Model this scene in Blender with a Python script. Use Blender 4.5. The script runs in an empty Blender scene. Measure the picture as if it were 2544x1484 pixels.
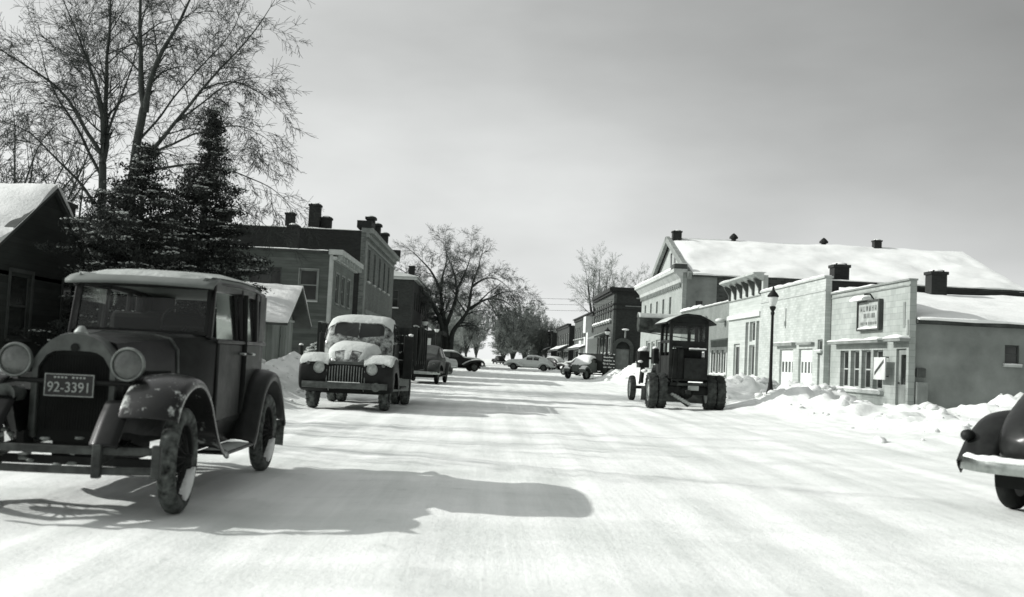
import bpy, bmesh, math, random
from mathutils import Vector, Matrix, noise
R_ = math.radians
scn = bpy.context.scene
COL = scn.collection

# ------------------------------------------------------------------ camera
cam_d = bpy.data.cameras.new('camera')
cam = bpy.data.objects.new('camera', cam_d)
COL.objects.link(cam)
cam_d.sensor_width = 36.0
cam_d.lens = 36.0 * 2600.0 / 2544.0
cam_d.clip_start = 0.1
cam_d.clip_end = 3000.0
_p, _y, _r = R_(3.29), R_(1.1), R_(2.7)
F_ = Vector((math.sin(_y) * math.cos(_p), math.cos(_y) * math.cos(_p), math.sin(_p)))
R0 = Vector((math.cos(_y), -math.sin(_y), 0))
U0 = R0.cross(F_)
RR = R0 * math.cos(_r) + U0 * math.sin(_r)
UU = -R0 * math.sin(_r) + U0 * math.cos(_r)
cam.matrix_world = Matrix(((RR.x, UU.x, -F_.x, 0), (RR.y, UU.y, -F_.y, 0), (RR.z, UU.z, -F_.z, 1.2), (0, 0, 0, 1)))
cam_d.dof.use_dof = True
cam_d.dof.focus_distance = 40.0
cam_d.dof.aperture_fstop = 2.6
scn.camera = cam

# ------------------------------------------------------------------ light
SUN_DIR = Vector((-1.8, 0.22, 1.0)).normalized()
SUN_EL = math.asin(SUN_DIR.z)
SUN_AZ = math.atan2(SUN_DIR.x, SUN_DIR.y)
sun_d = bpy.data.lights.new('sun', 'SUN')
sun_d.energy = 4.4
sun_d.angle = R_(0.5)
sun_d.color = (1.0, 0.99, 0.965)
sun = bpy.data.objects.new('sun', sun_d)
COL.objects.link(sun)
sun.location = (-60, 10, 60)
sun.rotation_euler = SUN_DIR.to_track_quat('Z', 'Y').to_euler()

world = bpy.data.worlds.new('World')
scn.world = world
world.use_nodes = True
wt = world.node_tree
wt.nodes.clear()
def _wn(t, **k):
    n = wt.nodes.new(t)
    for a, b in k.items():
        setattr(n, a, b)
    return n
w_out = _wn('ShaderNodeOutputWorld')
w_bg = _wn('ShaderNodeBackground')
w_bg.inputs['Strength'].default_value = 0.1
w_sky = _wn('ShaderNodeTexSky', sky_type='NISHITA', sun_disc=False, sun_elevation=SUN_EL, sun_rotation=SUN_AZ, altitude=200.0, air_density=1.0, dust_density=2.0, ozone_density=1.0)
w_bw = _wn('ShaderNodeRGBToBW')
w_tc = _wn('ShaderNodeTexCoord')
w_map = _wn('ShaderNodeMapping')
w_map.inputs['Scale'].default_value = (1.0, 1.0, 2.6)
w_noise = _wn('ShaderNodeTexNoise')
w_noise.inputs['Scale'].default_value = 2.9
w_noise.inputs['Detail'].default_value = 5.0
w_noise.inputs['Roughness'].default_value = 0.5
w_ramp = _wn('ShaderNodeValToRGB')
w_ramp.color_ramp.elements[0].position = 0.3
w_ramp.color_ramp.elements[0].color = (0.85, 0.85, 0.85, 1)
w_ramp.color_ramp.elements[1].position = 0.72
w_ramp.color_ramp.elements[1].color = (1.0, 1.0, 1.0, 1)
w_mix = _wn('ShaderNodeMix', data_type='FLOAT')
CLOUD = 6.55
# thin high cloud: it glows on the sun's side, pales towards the horizon and is dimmest away from the sun
w_dot = _wn('ShaderNodeVectorMath', operation='DOT_PRODUCT')
w_dot.inputs[1].default_value = SUN_DIR
w_mr = _wn('ShaderNodeMapRange')
w_mr.inputs['From Min'].default_value = -0.5
w_mr.inputs['From Max'].default_value = 1.0
w_glow = _wn('ShaderNodeValToRGB')
_e = w_glow.color_ramp.elements
while len(_e) < 7:
    _e.new(0.5)
for _q, (_d, _v) in zip(_e, ((-.5, .86), (-.3, .88), (-.08, .92), (.1, .97), (.36, 1.0), (.62, 1.2), (.95, 2.0))):
    _q.position = (_d + .5) / 1.5
    _q.color = (_v / 3, _v / 3, _v / 3, 1)
w_sep = _wn('ShaderNodeSeparateXYZ')
w_low = _wn('ShaderNodeMapRange')
w_low.inputs['From Min'].default_value = 0.0
w_low.inputs['From Max'].default_value = 0.30
w_low.inputs['To Min'].default_value = 3.0 * CLOUD * 1.52
w_low.inputs['To Max'].default_value = 3.0 * CLOUD * 0.93
w_mul = _wn('ShaderNodeMath', operation='MULTIPLY')
wt.links.new(w_tc.outputs['Generated'], w_dot.inputs[0])
wt.links.new(w_dot.outputs['Value'], w_mr.inputs['Value'])
wt.links.new(w_mr.outputs[0], w_glow.inputs['Fac'])
wt.links.new(w_tc.outputs['Generated'], w_sep.inputs[0])
wt.links.new(w_sep.outputs[2], w_low.inputs['Value'])
wt.links.new(w_glow.outputs['Color'], w_mul.inputs[0])
wt.links.new(w_low.outputs[0], w_mul.inputs[1])
# heavier grey high up on the side away from the sun
w_xz = _wn('ShaderNodeMath', operation='MULTIPLY')
wt.links.new(w_sep.outputs[0], w_xz.inputs[0])
wt.links.new(w_sep.outputs[2], w_xz.inputs[1])
w_dark = _wn('ShaderNodeMapRange')
w_dark.inputs['From Min'].default_value = 0.0
w_dark.inputs['From Max'].default_value = 0.13
w_dark.inputs['To Min'].default_value = 1.0
w_dark.inputs['To Max'].default_value = 0.55
wt.links.new(w_xz.outputs[0], w_dark.inputs['Value'])
w_mul2 = _wn('ShaderNodeMath', operation='MULTIPLY')
wt.links.new(w_mul.outputs[0], w_mul2.inputs[0])
wt.links.new(w_dark.outputs[0], w_mul2.inputs[1])
wt.links.new(w_mul2.outputs[0], w_mix.inputs['B'])
w_tint = _wn('ShaderNodeMix', data_type='RGBA', blend_type='MULTIPLY')
w_tint.inputs['Factor'].default_value = 1.0
w_tint.inputs[7].default_value = (0.965, 0.985, 0.975, 1)
L = wt.links.new
L(w_sky.outputs['Color'], w_bw.inputs['Color'])
L(w_tc.outputs['Generated'], w_map.inputs['Vector'])
L(w_map.outputs['Vector'], w_noise.inputs['Vector'])
L(w_noise.outputs['Fac'], w_ramp.inputs['Fac'])
L(w_ramp.outputs['Color'], w_mix.inputs['Factor'])
L(w_bw.outputs['Val'], w_mix.inputs['A'])
w_mot = _wn('ShaderNodeMapRange')   # mottled cloud
w_mot.inputs['From Min'].default_value = 0.32
w_mot.inputs['From Max'].default_value = 0.68
w_mot.inputs['To Min'].default_value = 0.90
w_mot.inputs['To Max'].default_value = 1.08
L(w_noise.outputs['Fac'], w_mot.inputs['Value'])
w_mm = _wn('ShaderNodeMath', operation='MULTIPLY')
L(w_mix.outputs['Result'], w_mm.inputs[0])
L(w_mot.outputs[0], w_mm.inputs[1])
L(w_mm.outputs[0], w_tint.inputs[6])
L(w_tint.outputs[2], w_bg.inputs['Color'])
L(w_bg.outputs['Background'], w_out.inputs['Surface'])

scn.view_settings.view_transform = 'Standard'
scn.view_settings.look = 'None'
scn.view_settings.exposure = 0.05
scn.view_settings.gamma = 1.0
scn.cycles.max_bounces = 6
scn.cycles.diffuse_bounces = 3
scn.cycles.glossy_bounces = 3
scn.cycles.transparent_max_bounces = 8
scn.cycles.filter_width = 1.6
scn.cycles.use_denoising = True

# ------------------------------------------------------------------ helpers
def T(v):
    m = min(1.0, v)
    return (v * (0.90 + 0.095 * m), v, v * (0.93 + 0.065 * m), 1.0)

def root(name, label, cat, loc=(0, 0, 0), rz=0.0, group=None):
    o = bpy.data.objects.new(name, None)
    COL.objects.link(o)
    o.empty_display_size = 0.3
    o.location = loc
    o.rotation_euler = (0, 0, rz)
    o['label'] = label
    o['category'] = cat
    if group:
        o['group'] = group
    return o

def tag(o, label, cat, group=None):
    o['label'] = label
    o['category'] = cat
    if group:
        o['group'] = group
    return o

def top_of(o):
    while o.parent:
        o = o.parent
    return o

class MB:
    def __init__(s):
        s.v = []
        s.f = []
    def add(s, vs, fs):
        b = len(s.v)
        s.v += [tuple(q) for q in vs]
        s.f += [tuple(b + i for i in q) for q in fs]
        return s
    def box(s, x0, x1, y0, y1, z0, z1):
        x0, x1 = min(x0, x1), max(x0, x1)
        y0, y1 = min(y0, y1), max(y0, y1)
        z0, z1 = min(z0, z1), max(z0, z1)
        return s.add([(x0, y0, z0), (x1, y0, z0), (x1, y1, z0), (x0, y1, z0), (x0, y0, z1), (x1, y0, z1), (x1, y1, z1), (x0, y1, z1)],
                     [(0, 3, 2, 1), (4, 5, 6, 7), (0, 1, 5, 4), (1, 2, 6, 5), (2, 3, 7, 6), (3, 0, 4, 7)])
    def bar(s, p, q, w, h, up=(0, 0, 1)):
        p, q = Vector(p), Vector(q)
        d = (q - p).normalized()
        u = Vector(up)
        if abs(d.dot(u)) > 0.98:
            u = Vector((0, 1, 0))
        a = d.cross(u).normalized() * w / 2
        b = a.cross(d).normalized() * h / 2
        return s.add([p - a - b, p + a - b, p + a + b, p - a + b, q - a - b, q + a - b, q + a + b, q - a + b],
                     [(0, 3, 2, 1), (4, 5, 6, 7), (0, 1, 5, 4), (1, 2, 6, 5), (2, 3, 7, 6), (3, 0, 4, 7)])
    def tube(s, pts, rad, n=8, caps=True):
        pts = [Vector(p) for p in pts]
        if not isinstance(rad, (list, tuple)):
            rad = [rad] * len(pts)
        b0 = len(s.v)
        d0 = (pts[1] - pts[0]).normalized()
        a = d0.orthogonal().normalized()
        for i, p in enumerate(pts):
            if i == 0:
                d = d0
            elif i == len(pts) - 1:
                d = (pts[i] - pts[i - 1]).normalized()
            else:
                d = (pts[i + 1] - pts[i - 1]).normalized()
            a = (a - d * a.dot(d))
            a = a.normalized() if a.length > 1e-6 else d.orthogonal().normalized()
            b = d.cross(a)
            for k in range(n):
                t = 2 * math.pi * k / n
                s.v.append(tuple(p + (a * math.cos(t) + b * math.sin(t)) * rad[i]))
        for i in range(len(pts) - 1):
            for k in range(n):
                k2 = (k + 1) % n
                s.f.append((b0 + i * n + k, b0 + i * n + k2, b0 + (i + 1) * n + k2, b0 + (i + 1) * n + k))
        if caps:
            s.f.append(tuple(b0 + k for k in range(n))[::-1])
            s.f.append(tuple(b0 + (len(pts) - 1) * n + k for k in range(n)))
        return s
    def cyl(s, p, q, r0, r1=None, n=16):
        return s.tube([p, q], [r0, r0 if r1 is None else r1], n)
    def lathe(s, c, axis, prof, n=24, closed=False):
        """prof: (radius, distance along axis)"""
        c = Vector(c)
        ax = Vector(axis).normalized()
        a = ax.orthogonal().normalized()
        b = ax.cross(a)
        b0 = len(s.v)
        for r, h in prof:
            for k in range(n):
                t = 2 * math.pi * k / n
                s.v.append(tuple(c + ax * h + (a * math.cos(t) + b * math.sin(t)) * max(r, 1e-4)))
        m = len(prof)
        for i in range(m if closed else m - 1):
            j = (i + 1) % m
            for k in range(n):
                k2 = (k + 1) % n
                s.f.append((b0 + i * n + k, b0 + i * n + k2, b0 + j * n + k2, b0 + j * n + k))
        return s
    def loft(s, rings, closed=True, caps=True):
        n = len(rings[0])
        b0 = len(s.v)
        for r in rings:
            s.v += [tuple(p) for p in r]
        for i in range(len(rings) - 1):
            for k in range(n if closed else n - 1):
                k2 = (k + 1) % n
                s.f.append((b0 + i * n + k, b0 + i * n + k2, b0 + (i + 1) * n + k2, b0 + (i + 1) * n + k))
        if caps and closed:
            s.f.append(tuple(b0 + k for k in range(n))[::-1])
            s.f.append(tuple(b0 + (len(rings) - 1) * n + k for k in range(n)))
        return s
    def prism(s, poly, axis, a0, a1):
        """poly: 2D points in the two remaining axes (in xyz order)"""
        def P(q, a):
            if axis == 'x':
                return (a, q[0], q[1])
            if axis == 'y':
                return (q[0], a, q[1])
            return (q[0], q[1], a)
        n = len(poly)
        b0 = len(s.v)
        s.v += [P(q, a0) for q in poly] + [P(q, a1) for q in poly]
        s.f.append(tuple(b0 + i for i in range(n))[::-1])
        s.f.append(tuple(b0 + n + i for i in range(n)))
        for i in range(n):
            j = (i + 1) % n
            s.f.append((b0 + i, b0 + j, b0 + n + j, b0 + n + i))
        return s
    def ell(s, c, rx, ry, rz, n=12, m=8, jit=0.0, rnd=None):
        b0 = len(s.v)
        for i in range(m + 1):
            ph = math.pi * i / m
            for k in range(n):
                th = 2 * math.pi * k / n
                q = 1.0
                if jit and 0 < i < m:
                    q = 1 + (rnd.random() - .5) * jit
                s.v.append((c[0] + rx * q * math.sin(ph) * math.cos(th), c[1] + ry * q * math.sin(ph) * math.sin(th), c[2] + rz * q * math.cos(ph)))
        for i in range(m):
            for k in range(n):
                k2 = (k + 1) % n
                s.f.append((b0 + i * n + k, b0 + i * n + k2, b0 + (i + 1) * n + k2, b0 + (i + 1) * n + k))
        return s
    def build(s, name, m, parent=None, smooth=0, bevel=0.0, sub=0, solid=0.0, world=True, fix=True):
        off = Vector((0, 0, 0))
        if parent is not None and world:
            t = top_of(parent)
            if abs(t.rotation_euler.z) < 1e-9:
                off = Vector(t.location)
        me = bpy.data.meshes.new(name)
        me.from_pydata([(a[0] - off.x, a[1] - off.y, a[2] - off.z) for a in s.v], [], s.f)
        if fix:
            b = bmesh.new()
            b.from_mesh(me)
            bmesh.ops.remove_doubles(b, verts=b.verts, dist=1e-5)
            bmesh.ops.recalc_face_normals(b, faces=b.faces)
            b.to_mesh(me)
            b.free()
        me.materials.append(m)
        if smooth:
            me.polygons.foreach_set('use_smooth', [True] * len(me.polygons))
            if smooth < 180:
                me.set_sharp_from_angle(angle=R_(smooth))
        me.update()
        o = bpy.data.objects.new(name, me)
        COL.objects.link(o)
        if parent is not None:
            o.parent = parent
        if solid:
            md = o.modifiers.new('thick', 'SOLIDIFY')
            md.thickness = solid
            md.offset = 0
        if sub:
            md = o.modifiers.new('sub', 'SUBSURF')
            md.levels = sub
            md.render_levels = sub
        if bevel:
            md = o.modifiers.new('bev', 'BEVEL')
            md.width = bevel
            md.segments = 2
            md.limit_method = 'ANGLE'
        return o

def copy_tree(o, parent=None):
    c = o.copy()
    COL.objects.link(c)
    if parent is not None:
        c.parent = parent
    for ch in list(o.children):
        copy_tree(ch, c)
    return c

def snowcap(src, m, thr=0.6, t=0.05, name='snow_cover', seed=0, sc=3.0, zmin=-9, lim=None):
    """snow lying on the upward faces of a part, thinning to nothing at its edge"""
    dg = bpy.context.evaluated_depsgraph_get()
    dg.update()
    ev = src.evaluated_get(dg)
    me = ev.to_mesh()
    fs = [p for p in me.polygons if p.normal.z > thr and p.center.z > zmin and (lim is None or lim(p.center))]
    idx = {}
    vs = []
    cnt = {}
    for p in fs:
        for e in p.edge_keys:
            cnt[e] = cnt.get(e, 0) + 1
    edge_v = set()
    for e, c in cnt.items():
        if c == 1:
            edge_v.update(e)
    faces = []
    for p in fs:
        q = []
        for vi in p.vertices:
            if vi not in idx:
                idx[vi] = len(vs)
                c = me.vertices[vi].co
                nn = me.vertices[vi].normal
                k = 0.012 if vi in edge_v else t * (0.65 + 0.6 * noise.noise(Vector((c.x * sc + seed, c.y * sc, c.z * sc))))
                vs.append((c.x + nn.x * k, c.y + nn.y * k, c.z + max(nn.z, 0.3) * k))
            q.append(idx[vi])
        faces.append(tuple(q))
    ev.to_mesh_clear()
    b = MB()
    b.add(vs, faces)
    return b.build(name, m, src, smooth=180, world=False)

# ------------------------------------------------------------------ materials
def _new(name):
    m = bpy.data.materials.new(name)
    m.use_nodes = True
    nt = m.node_tree
    bs = nt.nodes['Principled BSDF']
    return m, nt, bs

def _n(nt, t, **k):
    n = nt.nodes.new(t)
    for a, b in k.items():
        setattr(n, a, b)
    return n

def _noise(nt, vec, scale, detail=5, rough=.55, stretch=None):
    if stretch:
        mp = _n(nt, 'ShaderNodeMapping')
        mp.inputs['Scale'].default_value = stretch
        nt.links.new(vec, mp.inputs['Vector'])
        vec = mp.outputs['Vector']
    n = _n(nt, 'ShaderNodeTexNoise')
    n.inputs['Scale'].default_value = scale
    n.inputs['Detail'].default_value = detail
    n.inputs['Roughness'].default_value = rough
    nt.links.new(vec, n.inputs['Vector'])
    return n.outputs['Fac']

def _ramp(nt, fac, stops):
    r = _n(nt, 'ShaderNodeValToRGB')
    el = r.color_ramp.elements
    while len(el) < len(stops):
        el.new(0.5)
    for e, (p, v) in zip(el, stops):
        e.position = p
        e.color = T(v)
    nt.links.new(fac, r.inputs['Fac'])
    return r.outputs['Color']

def _bump(nt, bs, h, st, dist=0.02):
    b = _n(nt, 'ShaderNodeBump')
    b.inputs['Strength'].default_value = st
    b.inputs['Distance'].default_value = dist
    nt.links.new(h, b.inputs['Height'])
    nt.links.new(b.outputs['Normal'], bs.inputs['Normal'])
    return b

def _mixc(nt, fac, a, b, mode='MIX'):
    n = _n(nt, 'ShaderNodeMix', data_type='RGBA', blend_type=mode)
    if isinstance(fac, (int, float)):
        n.inputs['Factor'].default_value = fac
    else:
        nt.links.new(fac, n.inputs['Factor'])
    for i, x in ((6, a), (7, b)):
        if isinstance(x, tuple):
            n.inputs[i].default_value = x
        else:
            nt.links.new(x, n.inputs[i])
    return n.outputs[2]

def plain(name, v, rough=.8, var=.25, scale=2.0, bump=.25, bscale=25, spec=.3, metal=0.0, coat=0.0, stretch=None):
    m, nt, bs = _new(name)
    tc = _n(nt, 'ShaderNodeTexCoord').outputs['Object']
    c = _ramp(nt, _noise(nt, tc, scale, 6, .6, stretch), [(.3, v * (1 - var)), (.7, v * (1 + var))])
    nt.links.new(c, bs.inputs['Base Color'])
    bs.inputs['Roughness'].default_value = rough
    bs.inputs['Specular IOR Level'].default_value = spec
    bs.inputs['Metallic'].default_value = metal
    bs.inputs['Coat Weight'].default_value = coat
    bs.inputs['Coat Roughness'].default_value = 0.12
    if bump:
        _bump(nt, bs, _noise(nt, tc, bscale, 4), bump, 0.01)
    return m

def wallvec(nt):
    tc = _n(nt, 'ShaderNodeTexCoord').outputs['Object']
    sp = _n(nt, 'ShaderNodeSeparateXYZ')
    nt.links.new(tc, sp.inputs[0])
    ad = _n(nt, 'ShaderNodeMath', operation='ADD')
    nt.links.new(sp.outputs[0], ad.inputs[0])
    nt.links.new(sp.outputs[1], ad.inputs[1])
    cb = _n(nt, 'ShaderNodeCombineXYZ')
    nt.links.new(ad.outputs[0], cb.inputs[0])
    nt.links.new(sp.outputs[2], cb.inputs[1])
    return tc, cb.outputs[0], ad.outputs[0], sp.outputs[2]

def brick(name, v, mortar=None, bw=.22, bh=.075, var=.35, stain=.35):
    m, nt, bs = _new(name)
    tc, vec, _, _z = wallvec(nt)
    b = _n(nt, 'ShaderNodeTexBrick')
    b.inputs['Scale'].default_value = 1.0
    b.inputs['Brick Width'].default_value = bw
    b.inputs['Row Height'].default_value = bh
    b.inputs['Mortar Size'].default_value = .009
    b.inputs['Color1'].default_value = T(v * (1 - var))
    b.inputs['Color2'].default_value = T(v * (1 + var))
    b.inputs['Mortar'].default_value = T(mortar if mortar else v * 1.5)
    nt.links.new(vec, b.inputs['Vector'])
    st = _ramp(nt, _noise(nt, tc, .7, 7, .65), [(.3, 1 - stain), (.7, 1.0)])
    nt.links.new(_mixc(nt, 1.0, b.outputs['Color'], st, 'MULTIPLY'), bs.inputs['Base Color'])
    bs.inputs['Roughness'].default_value = .9
    _bump(nt, bs, b.outputs['Fac'], -.5, .012)
    return m

def boards(name, v, pitch=.13, vertical=False, var=.25, dark=.5, stain=.3):
    """lapped siding (or upright boards): a saw-tooth relief with a dark joint, every board its own tone"""
    m, nt, bs = _new(name)
    tc, vec, hx, z = wallvec(nt)
    src = hx if vertical else z
    dv = _n(nt, 'ShaderNodeMath', operation='DIVIDE')
    dv.inputs[1].default_value = pitch
    nt.links.new(src, dv.inputs[0])
    fr = _n(nt, 'ShaderNodeMath', operation='FRACT')
    nt.links.new(dv.outputs[0], fr.inputs[0])
    fl = _n(nt, 'ShaderNodeMath', operation='FLOOR')
    nt.links.new(dv.outputs[0], fl.inputs[0])
    wn = _n(nt, 'ShaderNodeTexWhiteNoise', noise_dimensions='1D')
    nt.links.new(fl.outputs[0], wn.inputs['W'])
    tone = _ramp(nt, wn.outputs['Value'], [(0, 1 - var), (1, 1.0)])
    st = _ramp(nt, _noise(nt, tc, 1.1, 7, .65, (1, 1, .35) if vertical else (.5, .5, 2.0)), [(.3, v * (1 - stain)), (.7, v * (1 + stain * .6))])
    joint = _ramp(nt, fr.outputs[0], [(0, dark), (.1, 1.0)])
    c = _mixc(nt, 1.0, st, tone, 'MULTIPLY')
    c = _mixc(nt, 1.0, c, joint, 'MULTIPLY')
    nt.links.new(c, bs.inputs['Base Color'])
    bs.inputs['Roughness'].default_value = .85
    bs.inputs['Specular IOR Level'].default_value = .2
    _bump(nt, bs, fr.outputs[0], -.6 if not vertical else .3, .02)
    return m

def snow_mat(name, v=.86, lump=.5, dirt=.06):
    m, nt, bs = _new(name)
    tc = _n(nt, 'ShaderNodeTexCoord').outputs['Object']
    c = _ramp(nt, _noise(nt, tc, 1.3, 7, .6), [(.3, v - dirt), (.62, v)])
    nt.links.new(c, bs.inputs['Base Color'])
    bs.inputs['Roughness'].default_value = .75
    bs.inputs['Specular IOR Level'].default_value = .15
    b1 = _bump(nt, bs, _noise(nt, tc, 9, 6, .65), lump, .05)
    return m

def window_glass(name, v=.02):
    m, nt, bs = _new(name)
    tc = _n(nt, 'ShaderNodeTexCoord').outputs['Object']
    c = _ramp(nt, _noise(nt, tc, .9, 3), [(.35, v * .5), (.7, v * 1.8)])
    nt.links.new(c, bs.inputs['Base Color'])
    bs.inputs['Roughness'].default_value = .12
    bs.inputs['Specular IOR Level'].default_value = .35
    _bump(nt, bs, _noise(nt, tc, 2.5, 2), .12, .02)
    return m

def car_glass(name):
    m, nt, bs = _new(name)
    out = nt.nodes['Material Output']
    tr = _n(nt, 'ShaderNodeBsdfTransparent')
    tr.inputs['Color'].default_value = T(.93)
    gl = _n(nt, 'ShaderNodeBsdfGlossy')
    gl.inputs['Roughness'].default_value = .06
    gl.inputs['Color'].default_value = T(.75)
    fr = _n(nt, 'ShaderNodeFresnel')
    fr.inputs['IOR'].default_value = 1.5
    mx = _n(nt, 'ShaderNodeMixShader')
    nt.links.new(fr.outputs[0], mx.inputs[0])
    nt.links.new(tr.outputs[0], mx.inputs[1])
    nt.links.new(gl.outputs[0], mx.inputs[2])
    nt.links.new(mx.outputs[0], out.inputs['Surface'])
    return m

def car_paint(name, v, rough=.32, dust=.25, coat=.6):
    """old paint with a dull film of road salt"""
    m, nt, bs = _new(name)
    tc = _n(nt, 'ShaderNodeTexCoord').outputs['Object']
    d = _noise(nt, tc, 3.5, 7, .68)
    c = _ramp(nt, d, [(.40, v), (.80, v + dust * .07)])
    nt.links.new(c, bs.inputs['Base Color'])
    r = _n(nt, 'ShaderNodeMapRange')
    r.inputs['From Min'].default_value = .3
    r.inputs['From Max'].default_value = .75
    r.inputs['To Min'].default_value = rough
    r.inputs['To Max'].default_value = min(.9, rough + .35)
    nt.links.new(d, r.inputs['Value'])
    nt.links.new(r.outputs[0], bs.inputs['Roughness'])
    bs.inputs['Specular IOR Level'].default_value = .16
    bs.inputs['Coat Weight'].default_value = coat * .25
    bs.inputs['Coat Roughness'].default_value = .2
    _bump(nt, bs, _noise(nt, tc, 40, 3), .06, .01)
    return m

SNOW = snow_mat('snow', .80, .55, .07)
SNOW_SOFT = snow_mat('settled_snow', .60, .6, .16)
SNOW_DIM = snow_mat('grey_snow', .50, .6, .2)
TYRE = plain('rubber', .012, .85, .5, 6, .5, 60, .15)
TYRE_SNOWY = plain('rubber_caked', .085, .9, .97, 14, .7, 40, .2)
CHROME = plain('old_chrome', .32, .28, .3, 9, .1, 40, .5, 1.0)
DULLMETAL = plain('dull_metal', .075, .45, .5, 7, .3, 40, .3, .4)
IRON = plain('dark_iron', .012, .6, .5, 6, .4, 40, .2)
GLASS_DK = window_glass('dark_window_glass', .025)
GLASS_MD = window_glass('grey_window_glass', .09)
GLASS_LT = window_glass('bright_window_glass', .4)
CARGLASS = car_glass('car_glass')
BARK = plain('bark', .05, .95, .45, 5, .7, 18, .1, stretch=(1, 1, .3))
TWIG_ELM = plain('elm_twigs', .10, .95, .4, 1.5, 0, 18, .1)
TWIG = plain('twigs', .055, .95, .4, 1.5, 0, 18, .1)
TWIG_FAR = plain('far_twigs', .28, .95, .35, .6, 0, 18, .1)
NEEDLE = plain('needles', .034, .9, .7, 2.5, 0, 18, .15)
WOOD_DK = plain('dark_wood', .03, .85, .5, 3, .5, 14, .2, stretch=(1, 1, .2))
WOOD_LT = plain('grey_wood', .17, .85, .4, 3, .5, 14, .2, stretch=(1, 1, .2))
WHITE_PAINT = plain('white_paint', .60, .6, .1, 1.6, .15, 14, .3)
TRIM_LT = plain('pale_trim', .42, .7, .2, 2, .2, 14, .3)
TRIM_MD = plain('grey_trim', .22, .75, .25, 2, .25, 14, .3)
TRIM_DK = plain('dark_trim', .06, .75, .35, 2, .25, 14, .3)
BLACK = plain('black_interior', .012, .9, .4, 3, .2, 14, .2)

# ------------------------------------------------------------------ ground
def fbm(x, y, z=0.0, o=4):
    return noise.fractal(Vector((x, y, z)), 1.0, 2.0, o)

def bump_(x, c, s):
    return math.exp(-((x - c) / s) ** 2)

def sstep(a, b, x):
    t = max(0.0, min(1.0, (x - a) / (b - a)))
    return t * t * (3 - 2 * t)

HEAPS = [  # x, y, sx, sy, h : ploughed heaps of snow
    (8.5, 36.2, 1.4, 1.6, .62), (10.2, 37.5, 1.6, 1.6, .35), (8.5, 29.2, 1.2, 1.0, .58), (8.9, 31.9, 1.2, 1.6, .40), (10.0, 32.2, 1.2, 2.0, .46), (11.1, 32.6, 1.1, 1.8, .36), (10.3, 29.5, 1.5, 2.0, .30), (11.4, 26.0, 1.7, 2.0, .34),
    (9.2, 27.0, 1.4, 1.8, .28), (9.4, 23.0, 1.4, 1.8, .30), (11.0, 20.5, 1.8, 1.6, .34), (8.6, 18.5, 1.4, 1.6, .22), (13.5, 24.5, 2.0, 2.4, .45), (15.8, 31.5, 1.4, 1.6, .55),
    (18.0, 32.0, 1.8, 1.7, .55), (20.5, 32.2, 1.8, 1.7, .5), (14.2, 29.5, 1.2, 1.4, .35), (16.5, 28.0, 1.8, 1.6, .35), (8.5, 62.5, 1.3, 1.8, .5), (9.6, 64, 1.6, 1.8, .35),
    (10.3, 58, 1.4, 2.2, .2), (-5.9, 30.0, .9, 1.6, .3), (-5.5, 21.5, .8, 1.5, .25), (-6.2, 26, .9, 1.2, .3), (-5.6, 36, .8, 1.5, .25), (-5.2, 15.5, .8, 1.3, .2)]

def ground_z(x, y):
    n1 = fbm(x * .9, y * .9, 3.1)
    n2 = fbm(x * 2.4, y * 2.4, 7.7)
    z = 0.0
    # right kerb bank
    a = sstep(35, 39, y) * (1 - sstep(92, 96, y)) + sstep(116, 120, y)
    z += a * .66 * bump_(x, 9.3 + .5 * fbm(y * .12, 2.2), 1.1) * (1 + .32 * n1 + .14 * n2)
    # left kerb bank
    a = sstep(9, 14, y) * (1 - sstep(42, 48, y)) * .66 + .4 * sstep(42, 48, y) * (1 - sstep(96, 99, y))
    z += a * bump_(x, -5.7 + .35 * fbm(y * .15, 5.2), .95) * (1 + .3 * n1 + .13 * n2)
    for hx, hy, sx, sy, h in HEAPS:
        dx, dy = (x - hx) / sx, (y - hy) / sy
        if abs(dx) < 2.5 and abs(dy) < 2.5:
            z += h * math.exp(-dx * dx - dy * dy) * (1 + .28 * n1 + .2 * n2)
    # deep undisturbed snow off the street
    z += .18 * sstep(-6.5, -8, -abs(x) if x < 0 else -99) if False else 0
    if x < -6.2:
        z += .22 * sstep(6.2, 7.6, -x) * (1 + .3 * n1)
    road = 1 - sstep(6.5, 8.5, abs(x - 1.2))
    # packed ruts along the street in the road, rough snow beside it
    z += road * (.022 * noise.noise(Vector((x * 3.2, y * .07, 1.0))) + .014 * noise.noise(Vector((x * 7.0, y * .25, 4.0))) + .006 * n2)
    z += (1 - road) * (.06 * n1 + .05 * n2 + .035 * noise.noise(Vector((x * 5.5, y * 5.5, 2))))
    if 3 < y < 11:   # churned ridge between the wheel tracks close to the camera
        z += .03 * bump_(x, -.42 + .1 * noise.noise(Vector((0, y, 0))), .16) * (1 + 1.6 * noise.noise(Vector((x * 9, y * 9, 0))))
    # the clods thrown up beside the grader
    return z

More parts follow.
